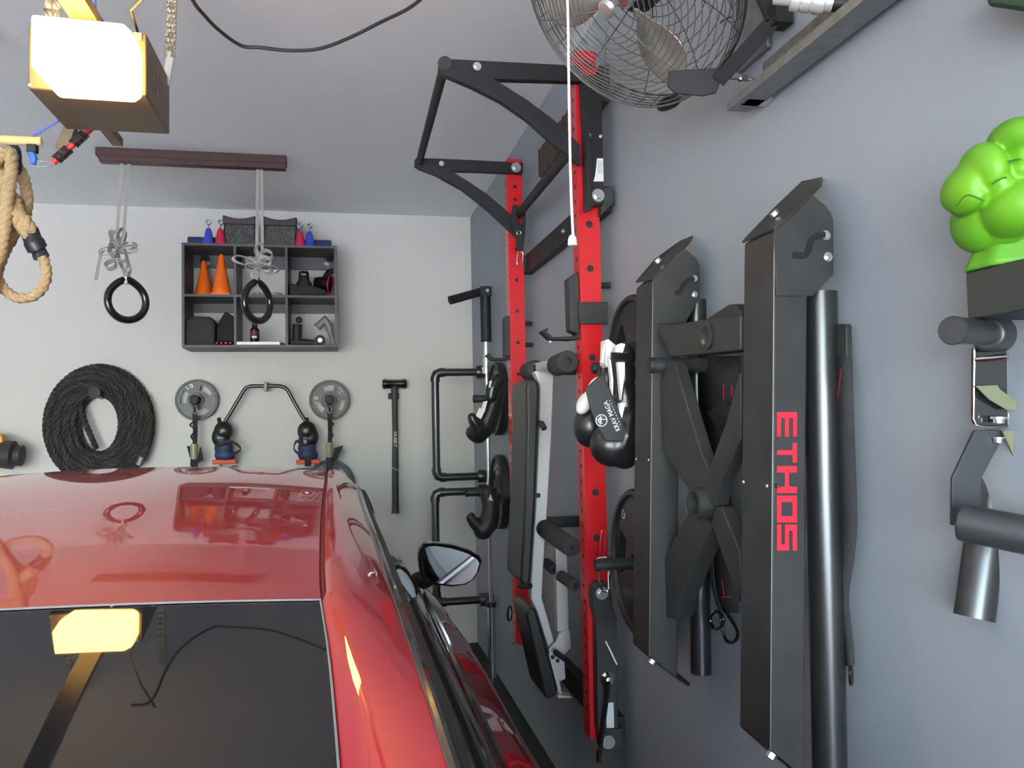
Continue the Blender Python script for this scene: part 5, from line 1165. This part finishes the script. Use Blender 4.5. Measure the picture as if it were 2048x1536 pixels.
# ditch seam and rail
def ditch(y):
    ex, ez, _ = E(y); return [V((ex,y,ez)), V((ex+.002,y,ez-.005)), V((ex+.006,y,ez-.005)), V((ex+.008,y,ez))]
sidepart('roof_ditch', mat('ditch_seam_red',(.20,.004,.008),.5), ditch, yr_(1.043,2.46,40))
def rail(y):
    ex, ez, _ = E(y); tx, tz = D(y)[:2]; a = V((ex+(.008 if 1.04 < y < 2.47 else .001),y,ez+(.0 if 1.04 < y < 2.47 else 0))); c = V((tx-.004,y,tz+.004)); r = []
    for i in range(11):
        u = i/10; q = a.lerp(c,u); r.append(q+V((.25,0,.55)).normalized()*(u**.5*(1-u))*.034*max(0,min(1,(y+.6)/.8)))
    return r
sidepart('roof_rail', CARR, rail, yr_(-.70,3.16,110))
def lower(y):
    t = D(y); P = [V((t[2],y,t[3])), V((t[4],y,t[5])), V((t[6],y,t[7])), V((t[8],y,t[9]))]
    P = [V((t[2]-.012,y,t[3]+.001))]+[P[0]]+P[1:]
    return catmull(P, 6)
sidepart('body_side', CARR, lower, yr_(-.74,4.32,110))
def quarter(y):
    t = D(y); a = V((t[0]-.004,y,t[1]+.004)); c = V((t[2]-.012,y,t[3]+.001)); return [a.lerp(c,i/6)+V((1,0,.3)).normalized()*math.sin(PI*i/6)*.012*min(1,(a-c).length*6) for i in range(7)]
sidepart('rear_quarter', CARR, quarter, yr_(-.74,.42,20))
sidepart('front_fender', CARR, quarter, yr_(3.06,4.32,24))
def pane(y, d=0):
    t = D(y); a = V((t[0]-.002,y,t[1])); c = V((t[2]-.016,y,t[3]+.004)); return [a.lerp(c,i/8)+V((1,0,.35)).normalized()*(math.sin(PI*i/8)*.022-.006+d) for i in range(9)]
sidepart('side_window', GLT, pane, yr_(.50,1.46,24)); sidepart('side_window', GLT, pane, yr_(1.54,2.98,36))
def pil(y):
    r = pane(y, .003); return r
sidepart('door_pillar', TRIM, pil, yr_(1.455,1.545,4)); sidepart('door_pillar', TRIM, pil, yr_(.41,.52,4))
for sg in (1,-1):
    f = (lambda p: p) if sg > 0 else mir
    tr = [V((D(y)[0],y,D(y)[1]+.001)) for y in yr_(.42,3.07,70)]
    b = B(); b.tube([f(p) for p in tr], .0065, 8); b.build('window_frame', TRIM, CAR)
    b = B(); b.tube([f(p+V((-.005,0,.005))) for p in tr], .0012, 6); b.build('chrome_strip', mat('dull_chrome',(.30,.29,.28),.3,metal=1), CAR)
    bl_ = [V((D(y)[2]-.006,y,D(y)[3]+.004)) for y in yr_(.42,3.08,70)]
    b = B(); b.tube([f(p) for p in bl_], .011, 8); b.build('belt_moulding', TRIM, CAR)
    fr = [V((D(y)[0]+.010,y,D(y)[1]-.012)) for y in yr_(.55,2.95,60)]
    b = B(); b.tube([f(p) for p in fr], .010, 8); b.build('door_frame', SEAL, CAR)
    fr = [pane(y)[2]+V((.004,0,0)) for y in yr_(.50,1.46,30)]
    b = B(); b.tube([f(p) for p in fr], .004, 6); b.build('window_seal', SEAL, CAR)
# nose and tail closing panels
for y, nm in ((-.74,'rear_bumper'),(4.32,'front_bumper')):
    t = D(y); e = E(y); pr = [V((CX,y,e[2])), V((e[0],y,e[1]))]+[V((t[k],y,t[k+1])) for k in (0,2,4,6,8)]
    pts = pr+[mir(p) for p in reversed(pr[1:])]
    b = B(); b.prism(pts, (0,.03 if y < 0 else -.03,0)); b.build(nm, CARR, CAR, bevel=.006)
b = B(); b.bx(CX-.85, CX+.85, -.45, 4.15, .17, .24); b.build('underbody', SEAL, CAR)
for yy in (.25,3.35):
    for sx in (-1,1):
        xw = CX+sx*.83; b = B(); b.lathe([(.20,-.10),(.30,-.10),(.325,-.08),(.325,.08),(.30,.10),(.20,.10),(.20,-.10)], (xw,yy,.333), (1,0,0), 40); w_ = b.build('wheel', RUB, CAR, ang=50)
        b = B(); b.lathe([(0,.06),(.05,.07),(.06,.05),(.19,.08),(.20,.09),(.20,-.08),(0,-.05)], (xw,yy,.333), (sx,0,0), 40); b.build('rim', ZINC, w_)
# door mirror
ym = 2.84
MP = [(840,1097),(849,1088),(868,1086),(905,1091),(938,1101),(958,1113),(963,1122),(958,1142),(948,1158),(932,1169),(905,1173),(872,1170),(852,1164),(843,1152),(838,1130),(836,1110)]
P = [ony(*q,ym) for q in MP]; cen = sum(P, V((0,0,0)))/len(P)
MH = None
b = B(); prof = [(1.0,0),(1.03,.012),(1.0,.05),(.86,.10),(.55,.14),(.15,.155)]
rings = []
for s_, d in [(.93,.004)]+prof: rings.append([b.bm.verts.new(cen+(p-cen)*s_+V((0,d,0))) for p in P])
for A_, C_ in zip(rings, rings[1:]):
    for k in range(len(P)): b.bm.faces.new((A_[k],A_[(k+1)%len(P)],C_[(k+1)%len(P)],C_[k]))
b.bm.faces.new(rings[-1]); b.bm.faces.new(list(reversed(rings[0]))); MH = b.build('side_mirror', TRIM, CAR, ang=60)
b = B(); tz_ = math.radians(-7)
G = [cen+(p-cen)*.88+V((0,.001,0)) for p in P]; G = [V((g.x, g.y-.016-(g.x-cen.x)*.22-(g.z-cen.z)*.02, g.z)) for g in G]
b.prism(G, (0,-.002,0)); b.build('mirror_glass', MIR, MH)
b = B(); a = ony(846,1150,ym+.04); b.tube([a, V((.30,ym+.06,a.z-.01)), V((.27,ym+.10,a.z-.03))], [.03,.034,.04], 14, sq=.7); b.build('mirror_arm', SEAL, MH)
pm = None
SKY_STR, SUN_STR, EXPO = 2.0, 15.5, 1.4
# ---------------------------------------------------------------- light
w = bpy.data.worlds.new('sky'); S.world = w; w.use_nodes = True
nt = w.node_tree; bg = nt.nodes['Background']
sky = nt.nodes.new('ShaderNodeTexSky'); sky.sky_type = 'NISHITA'; sky.sun_disc = False; sky.sun_elevation = math.radians(48); sky.sun_rotation = math.radians(60); sky.altitude = 50
nt.links.new(sky.outputs[0], bg.inputs[0]); bg.inputs[1].default_value = SKY_STR
sd = bpy.data.lights.new('sun', 'SUN'); so = bpy.data.objects.new('sun', sd); COL.objects.link(so)
sd.energy = SUN_STR; sd.angle = math.radians(1); sd.color = (1,.95,.86)
so.rotation_euler = V((.35,.55,-1.0)).to_track_quat('-Z','Y').to_euler()
so.rotation_euler = V((-.10,.75,-1.0)).to_track_quat('-Z','Y').to_euler()
vs = S.view_settings
vs.view_transform = 'Standard'; vs.look = 'None'; vs.gamma = 1; vs.use_curve_mapping = False; vs.exposure = EXPO
S.cycles.use_denoising = True
S.cycles.max_bounces = 10; S.cycles.diffuse_bounces = 5; S.cycles.glossy_bounces = 5
S.cycles.sample_clamp_indirect = 6
